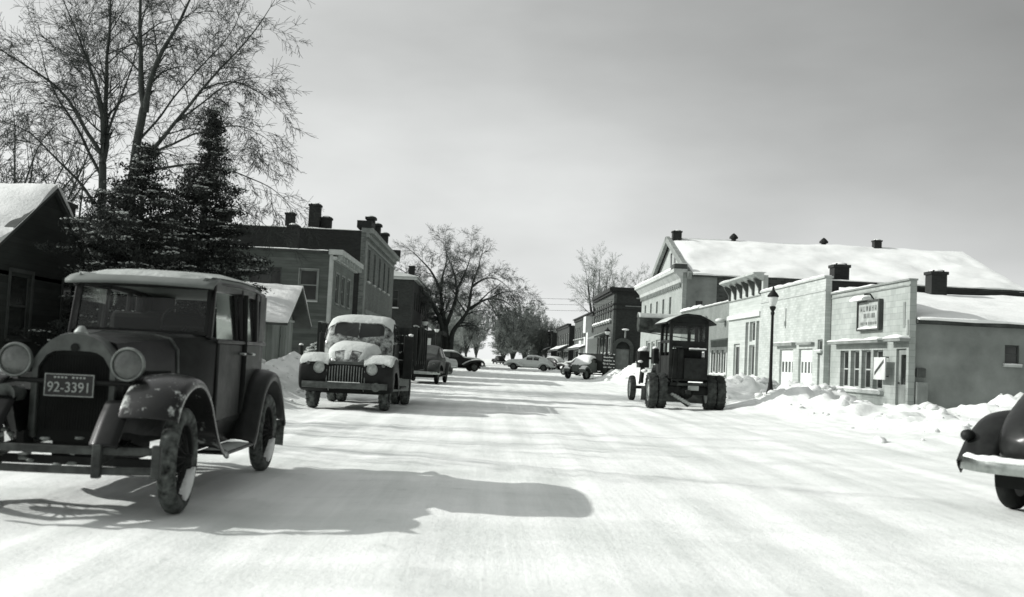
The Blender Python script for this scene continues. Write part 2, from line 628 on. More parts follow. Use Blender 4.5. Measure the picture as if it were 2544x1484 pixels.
def ground():
    xs = []
    x = -140.0
    while x < 160:
        xs.append(x)
        d = 0 if -9 <= x <= 17 else (-9 - x if x < -9 else x - 17)
        x += .13 + .12 * d
    ys = []
    y = -14.0
    while y < 900:
        ys.append(y)
        y += (.09 if y > 2.5 else .5) + max(0, y - 3) * .0055 + max(0, y - 120) * .05
    b = MB()
    nx = len(xs)
    for y in ys:
        for x in xs:
            b.v.append((x, y, ground_z(x, y)))
    for j in range(len(ys) - 1):
        for i in range(nx - 1):
            k = j * nx + i
            b.f.append((k, k + 1, k + nx + 1, k + nx))
    m, nt, bs = _new('street_snow')
    tc = _n(nt, 'ShaderNodeTexCoord').outputs['Object']
    packed = _noise(nt, tc, 1.0, 7, .62, (1.5, .16, 1))
    tracks = _ramp(nt, _noise(nt, tc, 1.0, 5, .6, (3.4, .05, 1)), [(.38, .93), (.56, 1.0)])
    cross = _noise(nt, tc, .55, 6, .6, (.35, 1.4, 1))
    mx = _n(nt, 'ShaderNodeMath', operation='MULTIPLY')
    nt.links.new(packed, mx.inputs[0])
    nt.links.new(cross, mx.inputs[1])
    c1 = _ramp(nt, mx.outputs[0], [(.12, .64), (.30, .86)])
    sp = _ramp(nt, _noise(nt, tc, 3.3, 8, .75), [(.58, 1.0), (.74, .78)])
    c1 = _mixc(nt, 1.0, c1, tracks, 'MULTIPLY')
    nt.links.new(_mixc(nt, 1.0, c1, sp, 'MULTIPLY'), bs.inputs['Base Color'])
    bs.inputs['Roughness'].default_value = .7
    bs.inputs['Specular IOR Level'].default_value = .2
    fine = _noise(nt, tc, 1.0, 4, .6, (16, .5, 1))
    hsum = _n(nt, 'ShaderNodeMath', operation='MULTIPLY_ADD')
    hsum.inputs[1].default_value = .28
    nt.links.new(fine, hsum.inputs[0])
    nt.links.new(_noise(nt, tc, 11, 8, .72), hsum.inputs[2])
    _bump(nt, bs, hsum.outputs[0], .42, .035)
    o = b.build('snowy_street', m, None, smooth=180, fix=False)
    o['kind'] = 'structure'
    return o
ground()

def clods():
    rnd = random.Random(5)
    b = MB()
    def put(x, y, s):
        b.ell((x, y, ground_z(x, y) + s * .05), s * (.7 + .6 * rnd.random()), s * (.7 + .6 * rnd.random()), s * (.45 + .3 * rnd.random()), 8, 6, .38, rnd)
    for hx, hy, sx, sy, h in HEAPS:
        for k in range(int(11 * h * sx * sy) + 3):
            put(hx + rnd.gauss(0, .65) * sx, hy + rnd.gauss(0, .65) * sy, .03 + .19 * rnd.random() ** 3)
    for k in range(420):
        y = 36 + 60 * rnd.random() ** 1.4
        put(9.0 + rnd.gauss(0, .8), y, .04 + .16 * rnd.random() ** 3)
    for k in range(260):
        put(-5.5 + rnd.gauss(0, .6), 12 + 34 * rnd.random(), .03 + .12 * rnd.random() ** 3)
    for k in range(60):
        put(8 + 5.5 * rnd.random(), 18 + 14 * rnd.random(), .015 + .07 * rnd.random() ** 3)
    o = b.build('snow_clods', SNOW, None, smooth=180)
    o['kind'] = 'stuff'
    o['label'] = 'loose lumps of ploughed snow along both kerb banks'
clods()

# ------------------------------------------------------------------ walls
class Face:
    """a wall plane: u along the wall, z up, d outward"""
    def __init__(s, o, U, N):
        s.o, s.U, s.N = Vector(o), Vector(U), Vector(N)
    def P(s, u, z, d=0.0):
        return s.o + s.U * u + s.N * d + Vector((0, 0, z))
    def box(s, mb, u0, u1, z0, z1, d0, d1):
        p = [s.P(u, z, d) for z in (z0, z1) for (u, d) in ((u0, d0), (u1, d0), (u1, d1), (u0, d1))]
        mb.add(p, [(0, 3, 2, 1), (4, 5, 6, 7), (0, 1, 5, 4), (1, 2, 6, 5), (2, 3, 7, 6), (3, 0, 4, 7)])
    def wall(s, mb, u0, u1, z0, z1, th, holes=(), top=None):
        us = sorted({u0, u1} | {q for h in holes for q in h[:2]})
        zs = sorted({z0, z1} | {q for h in holes for q in h[2:4]})
        def op(i, j):
            if i < 0 or j < 0 or i >= len(us) - 1 or j >= len(zs) - 1:
                return True
            cu, cz = (us[i] + us[i + 1]) / 2, (zs[j] + zs[j + 1]) / 2
            return any(h[0] < cu < h[1] and h[2] < cz < h[3] for h in holes)
        def q(a):
            mb.add(a, [(0, 1, 2, 3)])
        for i in range(len(us) - 1):
            for j in range(len(zs) - 1):
                if op(i, j):
                    continue
                a, b_, c, d = us[i], us[i + 1], zs[j], zs[j + 1]
                q([s.P(a, c), s.P(b_, c), s.P(b_, d), s.P(a, d)])
                q([s.P(a, c, -th), s.P(a, d, -th), s.P(b_, d, -th), s.P(b_, c, -th)])
                if op(i - 1, j):
                    q([s.P(a, c), s.P(a, d), s.P(a, d, -th), s.P(a, c, -th)])
                if op(i + 1, j):
                    q([s.P(b_, c), s.P(b_, c, -th), s.P(b_, d, -th), s.P(b_, d)])
                if op(i, j - 1):
                    q([s.P(a, c), s.P(a, c, -th), s.P(b_, c, -th), s.P(b_, c)])
                if op(i, j + 1):
                    q([s.P(a, d), s.P(b_, d), s.P(b_, d, -th), s.P(a, d, -th)])

def window(par, fc, h, frame=TRIM_LT, glass=GLASS_DK, cols=1, rows=2, fw=.07, sill=SNOW, rec=.10, casing=.0, name='window', sill_d=.1):
    u0, u1, z0, z1 = h[:4]
    b = MB()
    d0, d1 = -rec - .04, -rec + .03
    e = .002
    fc.box(b, u0 + e, u0 + fw, z0 + e, z1 - e, d0, d1)
    fc.box(b, u1 - fw, u1 - e, z0 + e, z1 - e, d0, d1)
    fc.box(b, u0 + fw, u1 - fw, z0 + e, z0 + fw, d0, d1)
    fc.box(b, u0 + fw, u1 - fw, z1 - fw, z1 - e, d0, d1)
    for k in range(1, cols):
        u = u0 + (u1 - u0) * k / cols
        fc.box(b, u - fw * .35, u + fw * .35, z0 + fw, z1 - fw, d0 + .005, d1 - .004)
    for k in range(1, rows):
        z = z0 + (z1 - z0) * k / rows
        fc.box(b, u0 + fw, u1 - fw, z - fw * .4, z + fw * .4, d0 + .004, d1 - .006)
    if casing:
        fc.box(b, u0 - casing, u0, z0 - .02, z1 + casing, .002, .035)
        fc.box(b, u1, u1 + casing, z0 - .02, z1 + casing, .002, .035)
        fc.box(b, u0, u1, z1, z1 + casing, .002, .04)
    w = b.build(name, frame, par)
    g = MB()
    g.add([fc.P(u0, z0, -rec), fc.P(u1, z0, -rec), fc.P(u1, z1, -rec), fc.P(u0, z1, -rec)], [(0, 1, 2, 3)])
    g.build('pane', glass, w)
    if sill:
        g = MB()
        fc.box(g, u0 - .06, u1 + .06, z0 - .08, z0 - .004, -.03, sill_d)
        g.build('sill', TRIM_LT if sill is SNOW else sill, w)
        if sill is SNOW:
            g = MB()
            rn = random.Random(int(u0 * 100) + int(z0 * 7))
            snow_strip(g, fc, u0 - .06, u1 + .06, z0 - .004, -.02, sill_d + .02, .09, rn)
            g.build('sill_snow', SNOW, w, smooth=50)
    return w

def snow_strip(mb, fc, u0, u1, z, d0, d1, t, rn, step=.25, lumps=.5):
    """a lumpy ridge of snow lying along a ledge"""
    n = max(2, int((u1 - u0) / step))
    rings = []
    ph = rn.random() * 50
    for i in range(n + 1):
        u = u0 + (u1 - u0) * i / n
        k = t * (.75 + lumps * noise.noise(Vector((u * 1.3 + ph, z, 0))) + .3 * lumps * noise.noise(Vector((u * 4 + ph, z, 3))))
        k = max(k, .015)
        o = .35 * k
        if i in (0, n):
            k *= .6
        rings.append([fc.P(u, z, d0), fc.P(u, z + k * .8, d0 + .01), fc.P(u, z + k, d0 + (d1 - d0) * .4), fc.P(u, z + k * .85, d0 + (d1 - d0) * .8), fc.P(u, z + k * .4, d1 + o * .4), fc.P(u, z - .03 * k, d1 + o * .2), fc.P(u, z, d1 - .02)])
    mb.loft(rings)

def ledge_snow(par, fc, u0, u1, z, d0, d1, t, seed=0, name='snow_cover', step=.3):
    g = MB()
    snow_strip(g, fc, u0, u1, z, d0, d1, t, random.Random(seed), step)
    return g.build(name, SNOW, par, smooth=60)

def snow_slab(par, corners, t, seed=0, n=24, m=14, name='snow_cover', mat=None):
    """drifted snow sheet over a roof quad (a, b along eave, c, d along ridge)"""
    a, b_, c, d = [Vector(q) for q in corners]
    g = MB()
    nrm = (b_ - a).cross(d - a).normalized()
    if nrm.z < 0:
        nrm = -nrm
    for j in range(m + 1):
        v = j / m
        for i in range(n + 1):
            u = i / n
            p = (a * (1 - u) + b_ * u) * (1 - v) + (d * (1 - u) + c * u) * v
            if j == 0:   # slumped, ragged eave
                p = p + (a - d).normalized() * (.05 + .16 * noise.noise(Vector((p.x * .8 + seed, p.y * .8, 5))) + .07 * noise.noise(Vector((p.x * 3 + seed, p.y * 3, 9))))
            edge = min(u, 1 - u, v, 1 - v)
            k = t * (.85 + 1.2 * noise.noise(Vector((p.x * .35 + seed, p.y * .35, p.z))) + .4 * noise.noise(Vector((p.x * 1.4 + seed, p.y * 1.4, 2)))) * (1 if edge > 0 else .55)
            g.v.append(tuple(p + nrm * max(k, .02)))
    for j in range(m):
        for i in range(n):
            k = j * (n + 1) + i
            g.f.append((k, k + 1, k + n + 2, k + n + 1))
    # skirt down to the roof
    ring = [i for i in range(n + 1)] + [j * (n + 1) + n for j in range(1, m + 1)] + [m * (n + 1) + i for i in range(n - 1, -1, -1)] + [j * (n + 1) for j in range(m - 1, 0, -1)]
    base = len(g.v)
    for i in ring:
        q = Vector(g.v[i])
        # project to the roof plane
        dd = (q - a).dot(nrm)
        g.v.append(tuple(q - nrm * (dd - .003)))
    for i in range(len(ring)):
        j = (i + 1) % len(ring)
        g.f.append((ring[i], base + i, base + j, ring[j]))
    return g.build(name, mat or SNOW, par, smooth=60)

def chimney(par, x, y, z0, z1, w=.6, m=None, cap=True, name='chimney'):
    b = MB()
    b.box(x - w / 2, x + w / 2, y - w / 2, y + w / 2, z0, z1 - .16)
    b.box(x - w / 2 - .05, x + w / 2 + .05, y - w / 2 - .05, y + w / 2 + .05, z1 - .16, z1 - .04)
    b.box(x - w / 2 + .08, x + w / 2 - .08, y - w / 2 + .08, y + w / 2 - .08, z1 - .04, z1 + .02)
    o = b.build(name, m or BRICK_CH, par)
    if cap:
        g = MB()
        g.ell((x, y, z1 - .02), w / 2, w / 2, .10, 10, 6)
        g.build('snow_cap', SNOW, o, smooth=180)
    return o

BRICK_DK = brick('dark_brick', .028, .038)
BRICK_MD = brick('worn_brick', .07, .10)
BRICK_LF = brick('street_front_brick', .15, .18)
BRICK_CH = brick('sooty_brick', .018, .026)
BRICK_LT = brick('painted_brick', .48, .40, bw=.30, bh=.11, var=.12, stain=.28)
BRICK_GR = brick('grey_painted_brick', .22, .25, var=.10, stain=.3)
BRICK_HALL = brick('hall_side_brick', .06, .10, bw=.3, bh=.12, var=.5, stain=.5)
SID_WHITE = boards('white_siding', .50, .14, var=.10, dark=.7, stain=.18)
SID_GREY = boards('weathered_siding', .12, .15, var=.3, dark=.45, stain=.4)
SID_GREY2 = boards('street_side_siding', .18, .15, var=.2, dark=.55, stain=.3)
SID_DARK = boards('dark_siding', .045, .15, var=.35, dark=.5, stain=.4)
PLANK_GR = boards('upright_boards', .28, .22, True, var=.3, dark=.35, stain=.35)
STUCCO = brick('pale_block', .40, .30, bw=.42, bh=.21, var=.10, stain=.32)
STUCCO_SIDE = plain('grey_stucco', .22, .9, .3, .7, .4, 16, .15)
ROOFING = plain('tar_roofing', .05, .9, .4, 2, .4, 12, .2)

XR = 13.7
RFACE = lambda x=XR: Face((x, 0, 0), (0, 1, 0), (-1, 0, 0))     # right-hand shop fronts, u = y
LFACE = lambda x=-8.0: Face((x, 0, 0), (0, 1, 0), (1, 0, 0))    # left-hand fronts
SFACE = lambda y: Face((0, y, 0), (1, 0, 0), (0, -1, 0))        # walls that face the camera, u = x

# --------------------------------------------------- tavern (nearest on the right)
def tavern():
    r = root('tavern_building', 'low pale stucco shop with false front, wall sign and four tall narrow panes', 'shop', (13.75, 34.1, 0))
    fc = RFACE(13.75)
    door = (34.3, 35.15, .05, 2.15)
    wins = [(36.35 + i * 1.17, 37.28 + i * 1.17, .72, 2.12) for i in range(4)]
    b = MB()
    fc.wall(b, 34.1, 42.0, 0, 4.4, .22, [door] + wins)
    b.build('front_wall', STUCCO, r)
    b = MB()
    fc.box(b, 34.06, 42.0, 4.4, 4.46, -.24, .06)
    fc.box(b, 34.08, 42.0, 4.22, 4.27, .002, .03)
    b.build('coping', TRIM_MD, r)
    ledge_snow(r, fc, 37.5, 42.0, 4.46, -.2, .05, .09, 3)
    ledge_snow(r, fc, 34.2, 37.4, 4.46, -.2, .0, .03, 4)
    # side wall towards the camera, lower than the front
    sf = SFACE(34.2)
    sw = (16.98, 17.46, 1.78, 2.42)
    b = MB()
    sf.wall(b, 13.98, 27.0, 0, 2.98, .2, [sw])
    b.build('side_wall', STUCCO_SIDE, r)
    window(r, sf, sw, TRIM_DK, GLASS_DK, 1, 2, .05, SNOW, .08)
    b = MB()
    b.box(26.8, 27, 34.4, 42, 0, 3.4)
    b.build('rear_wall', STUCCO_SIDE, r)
    b = MB()
    b.prism([(33.95, 2.98), (42.0, 4.50), (42.0, 4.62), (33.95, 3.1)], 'x', 13.98, 27.1)
    b.build('roof', ROOFING, r)
    snow_slab(r, [(14.0, 33.93, 3.1), (27.05, 33.93, 3.1), (27.05, 41.95, 4.61), (14.0, 41.95, 4.61)], .12, 4, 44, 26, 'roof_snow')
    chimney(r, 17.72, 41.4, 4.4, 5.5, .62)
    chimney(r, 21.9, 41.2, 4.4, 5.5, .7)
    # shop window bays
    for i, h in enumerate(wins):
        window(r, fc, h, TRIM_LT, GLASS_DK, 1, 2, .06, None, .18)
    b = MB()
    fc.box(b, 36.2, 41.15, .56, .68, .002, .14)
    s = b.build('window_sill', TRIM_LT, r)
    ledge_snow(s, fc, 36.25, 41.1, .68, .0, .15, .09, 7)
    b = MB()
    fc.box(b, 36.0, 41.35, 2.36, 2.46, .002, .34)
    s = b.build('window_hood', TRIM_MD, r)
    ledge_snow(s, fc, 36.0, 41.35, 2.46, .0, .36, .13, 8)
    b = MB()
    fc.box(b, 33.98, 35.45, 2.38, 2.48, .002, .36)
    s = b.build('door_hood', TRIM_MD, r)
    ledge_snow(s, fc, 34.0, 35.43, 2.48, .0, .38, .16, 9)
    # door
    b = MB()
    u0, u1, z0, z1 = door
    fc.box(b, u0 + .01, u1 - .01, z0, .95, -.16, -.09)
    fc.box(b, u0 + .01, u0 + .2, .95, z1 - .2, -.16, -.09)
    fc.box(b, u1 - .2, u1 - .01, .95, z1 - .2, -.16, -.09)
    fc.box(b, u0 + .01, u1 - .01, z1 - .2, z1 - .01, -.16, -.09)
    fc.box(b, u0 + .2, u1 - .2, .25, .8, -.09, -.07)
    d = b.build('door', TRIM_MD, r)
    g = MB()
    fc.box(g, u0 + .2, u1 - .2, .95, z1 - .2, -.14, -.12)
    g.build('pane', GLASS_DK, d)
    g = MB()
    g.ell(fc.P(u1 - .1, 1.0, -.05), .04, .04, .04)
    g.build('handle', DULLMETAL, d)
    # narrow slots and drain pipe in the front
    for (u0, u1, z0, z1) in ((34.44, 34.62, 2.85, 3.7), (33.99 + .15, 34.28, 2.6, 3.1)):
        b = MB()
        fc.box(b, u0, u1, z0, z1, .002, .02)
        b.build('vent_slot', TRIM_MD, r)
    b = MB()
    sf.box(b, 14.02, 14.32, 1.22, 1.52, .002, .14)
    b.build('meter_box', TRIM_DK, r, bevel=.02)
    b = MB()
    sf.box(b, 14.0, 14.35, .0, 1.06, .002, .25)
    b.build('cellar_hatch', TRIM_MD, r)
tavern()

def text_mesh(body, size, m, parent, mat4, name='lettering', ext=.004, align='CENTER', sx=1.0):
    cu = bpy.data.curves.new(name, 'FONT')
    cu.body = body
    cu.size = size
    cu.align_x = align
    cu.align_y = 'CENTER'
    cu.extrude = ext
    ob = bpy.data.objects.new(name, cu)
    COL.objects.link(ob)
    dg = bpy.context.evaluated_depsgraph_get()
    me = bpy.data.meshes.new_from_object(ob.evaluated_get(dg))
    bpy.data.objects.remove(ob)
    me.transform(mat4 @ Matrix.Diagonal((sx, 1, 1, 1)))
    me.materials.clear()
    me.materials.append(m)
    me.name = name
    o = bpy.data.objects.new(name, me)
    COL.objects.link(o)
    o.parent = parent
    return o

def wall_sign():
    r = root('wall_sign', 'weathered framed board sign high on the pale stucco shop front', 'sign', (13.62, 37.55, 3.4))
    fc = RFACE(13.75)
    b = MB()
    fc.box(b, 36.55, 38.6, 2.88, 3.86, .06, .10)
    b.build('board', plain('sign_face', .36, .7, .3, 3, .2, 20), r)
    b = MB()
    for (a, c, z0, z1) in ((36.42, 36.55, 2.82, 3.92), (38.6, 38.66, 2.82, 3.92), (36.55, 38.6, 3.86, 3.92), (36.55, 38.6, 2.82, 2.88)):
        fc.box(b, a, c, z0, z1, .02, .16)
    b.build('sign_frame', TRIM_DK, r)
    ink = plain('sign_ink', .10, .8, .4, 5, 0)
    # lettering weathered past reading: rows of worn strokes
    rn = random.Random(8)
    for (z, hh, u0, u1, nm) in ((3.62, .2, 38.45, 36.75, 6), (3.36, .17, 38.1, 36.95, 7), (3.08, .10, 38.4, 36.75, 9)):
        g = MB()
        for k in range(nm):
            u = u0 + (u1 - u0) * (k + .5) / nm
            w = abs(u1 - u0) / nm * .62
            fc.box(g, u - w / 2, u - w / 2 + .05, z - hh / 2, z + hh / 2, .101, .106)
            if rn.random() < .7:
                fc.box(g, u + w / 2 - .05, u + w / 2, z - hh / 2, z + hh / 2, .101, .106)
            fc.box(g, u - w / 2 + .05, u + w / 2 - .05, z + rn.choice((-.5, 0, .38)) * hh, z + rn.choice((-.5, 0, .38)) * hh + .035, .102, .107)
        g.build('lettering', ink, r)
    ledge_snow(r, fc, 36.6, 38.55, 2.885, .1, .15, .10, 21)
    g = MB()
    snow_strip(g, fc, 37.6, 38.9, 3.93, .0, .34, .3, random.Random(4))
    g.build('snow_cap', SNOW, r, smooth=60)
    b = MB()
    b.tube([fc.P(37.2, 3.92, .05), fc.P(37.2, 4.12, .2), fc.P(37.25, 4.1, .4)], .03, 6)
    b.build('lamp_bracket', IRON, r)
wall_sign()

def diamond_sign():
    r = root('hanging_sign', 'small white board with a dark diagonal stripe beside the tavern door', 'sign', (13.3, 35.7, 1.45))
    fc = RFACE(13.75)
    b = MB()
    fc.box(b, 35.3, 36.35, 1.08, 1.85, .28, .32)
    b.build('board', WHITE_PAINT, r)
    b = MB()
    a = [(36.25, 1.22), (36.25, 1.34), (35.42, 1.78), (35.42, 1.66)]
    b.add([fc.P(u, z, d) for d in (.322, .328) for (u, z) in a], [(0, 1, 2, 3), (4, 7, 6, 5), (0, 4, 5, 1), (1, 5, 6, 2), (2, 6, 7, 3), (3, 7, 4, 0)])
    b.build('stripe', TRIM_DK, r)
    b = MB()
    b.cyl(fc.P(35.8, 1.86, .01), fc.P(35.8, 1.86, .34), .02, n=6)
    b.cyl(fc.P(35.8, 1.2, .01), fc.P(35.8, 1.2, .28), .02, n=6)
    b.build('bracket', IRON, r)
diamond_sign()

# --------------------------------------------------- white garage
def garage():
    r = root('garage_building', 'white flat front garage with two bright overhead doors behind the lamp post', 'garage', (13.5, 42.05, 0))
    fc = RFACE(13.5)
    d1, d2 = (46.35, 48.5, .0, 2.22), (43.55, 45.5, .0, 2.22)
    side = (42.25, 42.85, .05, 2.0)
    tr = (42.25, 42.9, 2.12, 2.58)
    b = MB()
    fc.wall(b, 42.05, 52.2, 0, 5.08, .25, [d1, d2, side, tr])
    b.build('front_wall', BRICK_LT, r)
    b = MB()
    fc.box(b, 42.03, 52.2, 5.08, 5.16, -.3, .07)
    fc.box(b, 42.04, 52.2, 4.55, 4.6, .002, .03)
    b.build('coping', TRIM_LT, r)
    ledge_snow(r, fc, 42.1, 52.1, 5.16, -.25, .07, .13, 11)
    sf = SFACE(42.06)
    b = MB()
    sf.wall(b, 13.75, 15.6, 0, 4.98, .2, [])
    sf.wall(b, 15.6, 27, 0, 4.86, .2, [])
    b.box(26.8, 27, 42.3, 52.2, 0, 4.6)
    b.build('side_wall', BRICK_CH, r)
    b = MB()
    b.box(13.76, 26.8, 42.27, 52.2, 4.3, 4.45)
    b.build('roof', ROOFING, r)
    snow_slab(r, [(13.8, 42.3, 4.45), (26.8, 42.3, 4.45), (26.8, 52.1, 4.45), (13.8, 52.1, 4.45)], .2, 2, 20, 16, 'roof_snow')
    ledge_snow(r, sf, 13.7, 15.6, 4.98, -.2, .05, .08, 12, 'snow_cover')
    chimney(r, 14.35, 43.0, 4.4, 5.75, .62)
    for dd in (d1, d2):
        u0, u1, z0, z1 = dd
        b = MB()
        um = [u0 + .03 + (u1 - u0 - .06) * k / 4 for k in range(5)]
        fc.box(b, u0 + .02, u1 - .02, 0, 1.18, -.16, -.10)
        fc.box(b, u0 + .02, u1 - .02, 1.66, z1 - .02, -.16, -.10)
        for k, u in enumerate(um):
            fc.box(b, u - .09, u + .09, 1.18, 1.66, -.16, -.10)
        for z in (.4, .8, 1.9):
            fc.box(b, u0 + .05, u1 - .05, z - .012, z + .012, -.10, -.092)
        d = b.build('garage_door', WHITE_PAINT, r)
        for k in range(4):
            pass
        g = MB()
        fc.box(g, u0 + .1, u1 - .1, 1.18, 1.66, -.145, -.13)
        g.build('pane', GLASS_MD, d)
    b = MB()
    fc.box(b, 45.9, 49.0, 2.36, 2.5, .002, .22)
    fc.box(b, 43.3, 45.5, 2.38, 2.48, .002, .16)
    s = b.build('door_hood', TRIM_MD, r)
    ledge_snow(s, fc, 45.9, 49.0, 2.5, .0, .24, .06, 14)
    window(r, fc, tr, TRIM_MD, GLASS_MD, 1, 1, .06, SNOW, .1)
    b = MB()
    fc.box(b, 42.27, 42.83, .05, 1.98, -.15, -.09)
    b.build('side_door', TRIM_LT, r)
    b = MB()
    fc.box(b, 47.6, 47.72, 3.2, 4.1, .002, .05)
    fc.box(b, 47.58, 47.74, 3.3, 3.5, .05, .09)
    b.build('wall_bracket', TRIM_LT, r)
garage()

# --------------------------------------------------- bracketed store
def bracket_store():
    r = root('store_building', 'white store with bracketed cornice and tall dark shop windows left of the lamp post', 'shop', (13.6, 52.25, 0))
    fc = RFACE(13.6)
    H = [(52.75, 53.35, .9, 3.72), (53.55, 54.7, .9, 2.5), (53.55, 54.7, 2.68, 3.72), (54.9, 55.6, .9, 3.72), (56.75, 58.15, .05, 2.6)]
    b = MB()
    fc.wall(b, 52.25, 59.6, 0, 5.3, .25, H)
    b.build('front_wall', SID_WHITE, r)
    b = MB()
    fc.wall(b, 52.25, 59.6, 5.3, 6.0, .25, [])
    b.build('frieze', TRIM_LT, r)
    b = MB()
    # flared cornice
    prof = [(0, 5.75), (.18, 5.82), (.42, 5.98), (.55, 6.02), (.55, 6.12), (0, 6.12)]
    b.add([fc.P(u, z, d + .002) for u in (52.1, 59.95) for (d, z) in prof],
          [(0, 1, 2, 3, 4, 5), (11, 10, 9, 8, 7, 6)] + [(i, i + 6, (i + 1) % 6 + 6, (i + 1) % 6) for i in range(6)])
    b.build('cornice', TRIM_LT, r)
    for k in range(6):
        u = 52.7 + k * 1.33
        b = MB()
        pr = [(.002, 5.05), (.10, 5.1), (.12, 5.35), (.36, 5.74), (.40, 5.86), (.002, 5.80)]
        b.add([fc.P(uu, z, d) for uu in (u - .11, u + .11) for (d, z) in pr],
              [(0, 1, 2, 3, 4, 5), (11, 10, 9, 8, 7, 6)] + [(i, i + 6, (i + 1) % 6 + 6, (i + 1) % 6) for i in range(6)])
        b.build('bracket', TRIM_DK, r)
    b = MB()
    fc.box(b, 52.25, 59.6, 4.98, 5.04, .002, .05)
    b.build('string_course', TRIM_MD, r)
    ledge_snow(r, fc, 58.0, 59.95, 6.12, -.1, .5, .12, 31)
    ledge_snow(r, fc, 52.1, 58.0, 6.12, -.1, .42, .05, 32)
    b = MB()
    fc.box(b, 52.3, 59.5, 3.95, 4.15, .002, .14)
    s = b.build('sign_band', WHITE_PAINT, r)
    ledge_snow(s, fc, 52.3, 59.5, 4.15, .0, .15, .05, 33)
    sf = SFACE(52.28)
    b = MB()
    sf.wall(b, 13.86, 17.0, 0, 5.9, .2, [])
    sf.wall(b, 17.0, 28, 0, 5.2, .2, [])
    b.box(27.8, 28, 52.5, 59.6, 0, 5.0)
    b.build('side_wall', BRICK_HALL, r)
    b = MB()
    b.box(13.86, 27.8, 52.5, 59.6, 5.0, 5.1)
    b.build('roof', ROOFING, r)
    snow_slab(r, [(13.9, 52.5, 5.1), (27.8, 52.5, 5.1), (27.8, 59.5, 5.1), (13.9, 59.5, 5.1)], .18, 9, 18, 12, 'roof_snow')
    for i, h in enumerate(H[:4]):
        window(r, fc, h, WHITE_PAINT, GLASS_DK, 1, 1, .07, None, .18, name='shop_window')
    b = MB()
    fc.box(b, 52.5, 55.8, .72, .84, .002, .16)
    s = b.build('window_sill', TRIM_LT, r)
    ledge_snow(s, fc, 52.5, 55.8, .84, .0, .17, .1, 34)
    b = MB()
    u0, u1 = 56.77, 58.13
    fc.box(b, u0, u0 + .14, .05, 2.58, -.18, -.1)
    fc.box(b, u1 - .14, u1, .05, 2.58, -.18, -.1)
    fc.box(b, u0 + .14, u1 - .14, .05, .5, -.18, -.1)
    fc.box(b, u0 + .14, u1 - .14, 2.44, 2.58, -.18, -.1)
    d = b.build('door', TRIM_LT, r)
    g = MB()
    fc.box(g, u0 + .14, u1 - .14, .5, 2.44, -.15, -.13)
    g.build('pane', GLASS_DK, d)
bracket_store()

# --------------------------------------------------- grey low shop
def grey_shop():
    r = root('shop_building', 'grey single storey shop with snowy coping between white store and tall hall', 'shop', (13.7, 59.65, 0))
    fc = RFACE(13.7)
    H = [(60.35, 61.5, .85, 2.3), (61.75, 62.9, .85, 2.3), (63.15, 64.4, .85, 2.3), (66.5, 69.5, .85, 2.3), (70.5, 71.6, .05, 2.3)]
    b = MB()
    fc.wall(b, 59.65, 75.0, 0, 5.05, .25, H)
    b.build('front_wall', BRICK_GR, r)
    b = MB()
    fc.box(b, 59.65, 75.0, 5.05, 5.12, -.28, .06)
    b.build('coping', TRIM_MD, r)
    ledge_snow(r, fc, 59.7, 74.9, 5.12, -.25, .06, .11, 41)
    ledge_snow(r, fc, 68.5, 75.0, 5.13, -.25, .12, .26, 42)
    for h in H[:4]:
        window(r, fc, h, WHITE_PAINT, GLASS_DK, 1, 1, .14, SNOW, .12, casing=.18, name='shop_window')
    b = MB()
    fc.box(b, 70.52, 71.58, .05, 2.28, -.18, -.1)
    b.build('door', TRIM_LT, r)
    b = MB()
    b.add([fc.P(u, z, d) for u in (57.6 + 2.1, 64.8) for (d, z) in ((.002, 3.0), (.002, 2.92), (1.1, 2.72), (1.1, 2.8))],
          [(0, 1, 2, 3), (7, 6, 5, 4), (0, 4, 5, 1), (1, 5, 6, 2), (2, 6, 7, 3), (3, 7, 4, 0)])
    b.build('awning', TRIM_MD, r)
    b = MB()
    b.box(13.96, 27, 59.7, 75.0, 4.6, 4.7)
    b.box(26.8, 27, 59.7, 75, 0, 4.6)
    b.build('roof', ROOFING, r)
    snow_slab(r, [(14.0, 59.7, 4.7), (26.8, 59.7, 4.7), (26.8, 74.9, 4.7), (14.0, 74.9, 4.7)], .18, 6, 14, 14, 'roof_snow')
    b = MB()
    b.ell(fc.P(60.9, 4.0, .3), .3, .3, .14)
    b.cyl(fc.P(60.9, 4.0, .0), fc.P(60.9, 4.0, .3), .03, n=6)
    b.build('wall_lamp', WHITE_PAINT, r, smooth=60)
grey_shop()

def barrel_awning():
    r = root('barrel_awning', 'dark barrel shaped awning dusted with snow above the sidewalk behind the grader cab', 'awning', (13.4, 66.3, 3.85))
    b = MB()
    b.cyl((9.35, 66.3, 3.85), (13.68, 66.3, 3.85), .58, n=24)
    c = b.build('canvas', plain('awning_canvas', .05, .9, .9, 2.2, .4, 16, .1), r, smooth=40, bevel=.05)
    g = MB()
    rings = []
    for i in range(30):
        x = 9.33 + i * (4.33 / 29)
        pts = []
        for k in range(13):
            t = R_(40 + 105 * k / 12)
            e = .59 + .05 * math.sin(R_(180 * k / 12)) * (1 + .8 * noise.noise(Vector((x * 2.2, k * .5, 1))))
            pts.append((x, 66.3 + math.cos(t) * e, 3.85 + math.sin(t) * e))
        rings.append(pts)
    g.loft(rings, closed=False, caps=False)
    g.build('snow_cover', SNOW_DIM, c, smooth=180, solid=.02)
    b = MB()
    b.bar((9.6, 66.3, 3.33), (13.68, 66.3, 3.33), .1, .1)
    b.tube([(9.6, 66.3, 3.3), (13.68, 66.3, 2.9)], .03, 6)
    b.build('bracket', IRON, r)
barrel_awning()

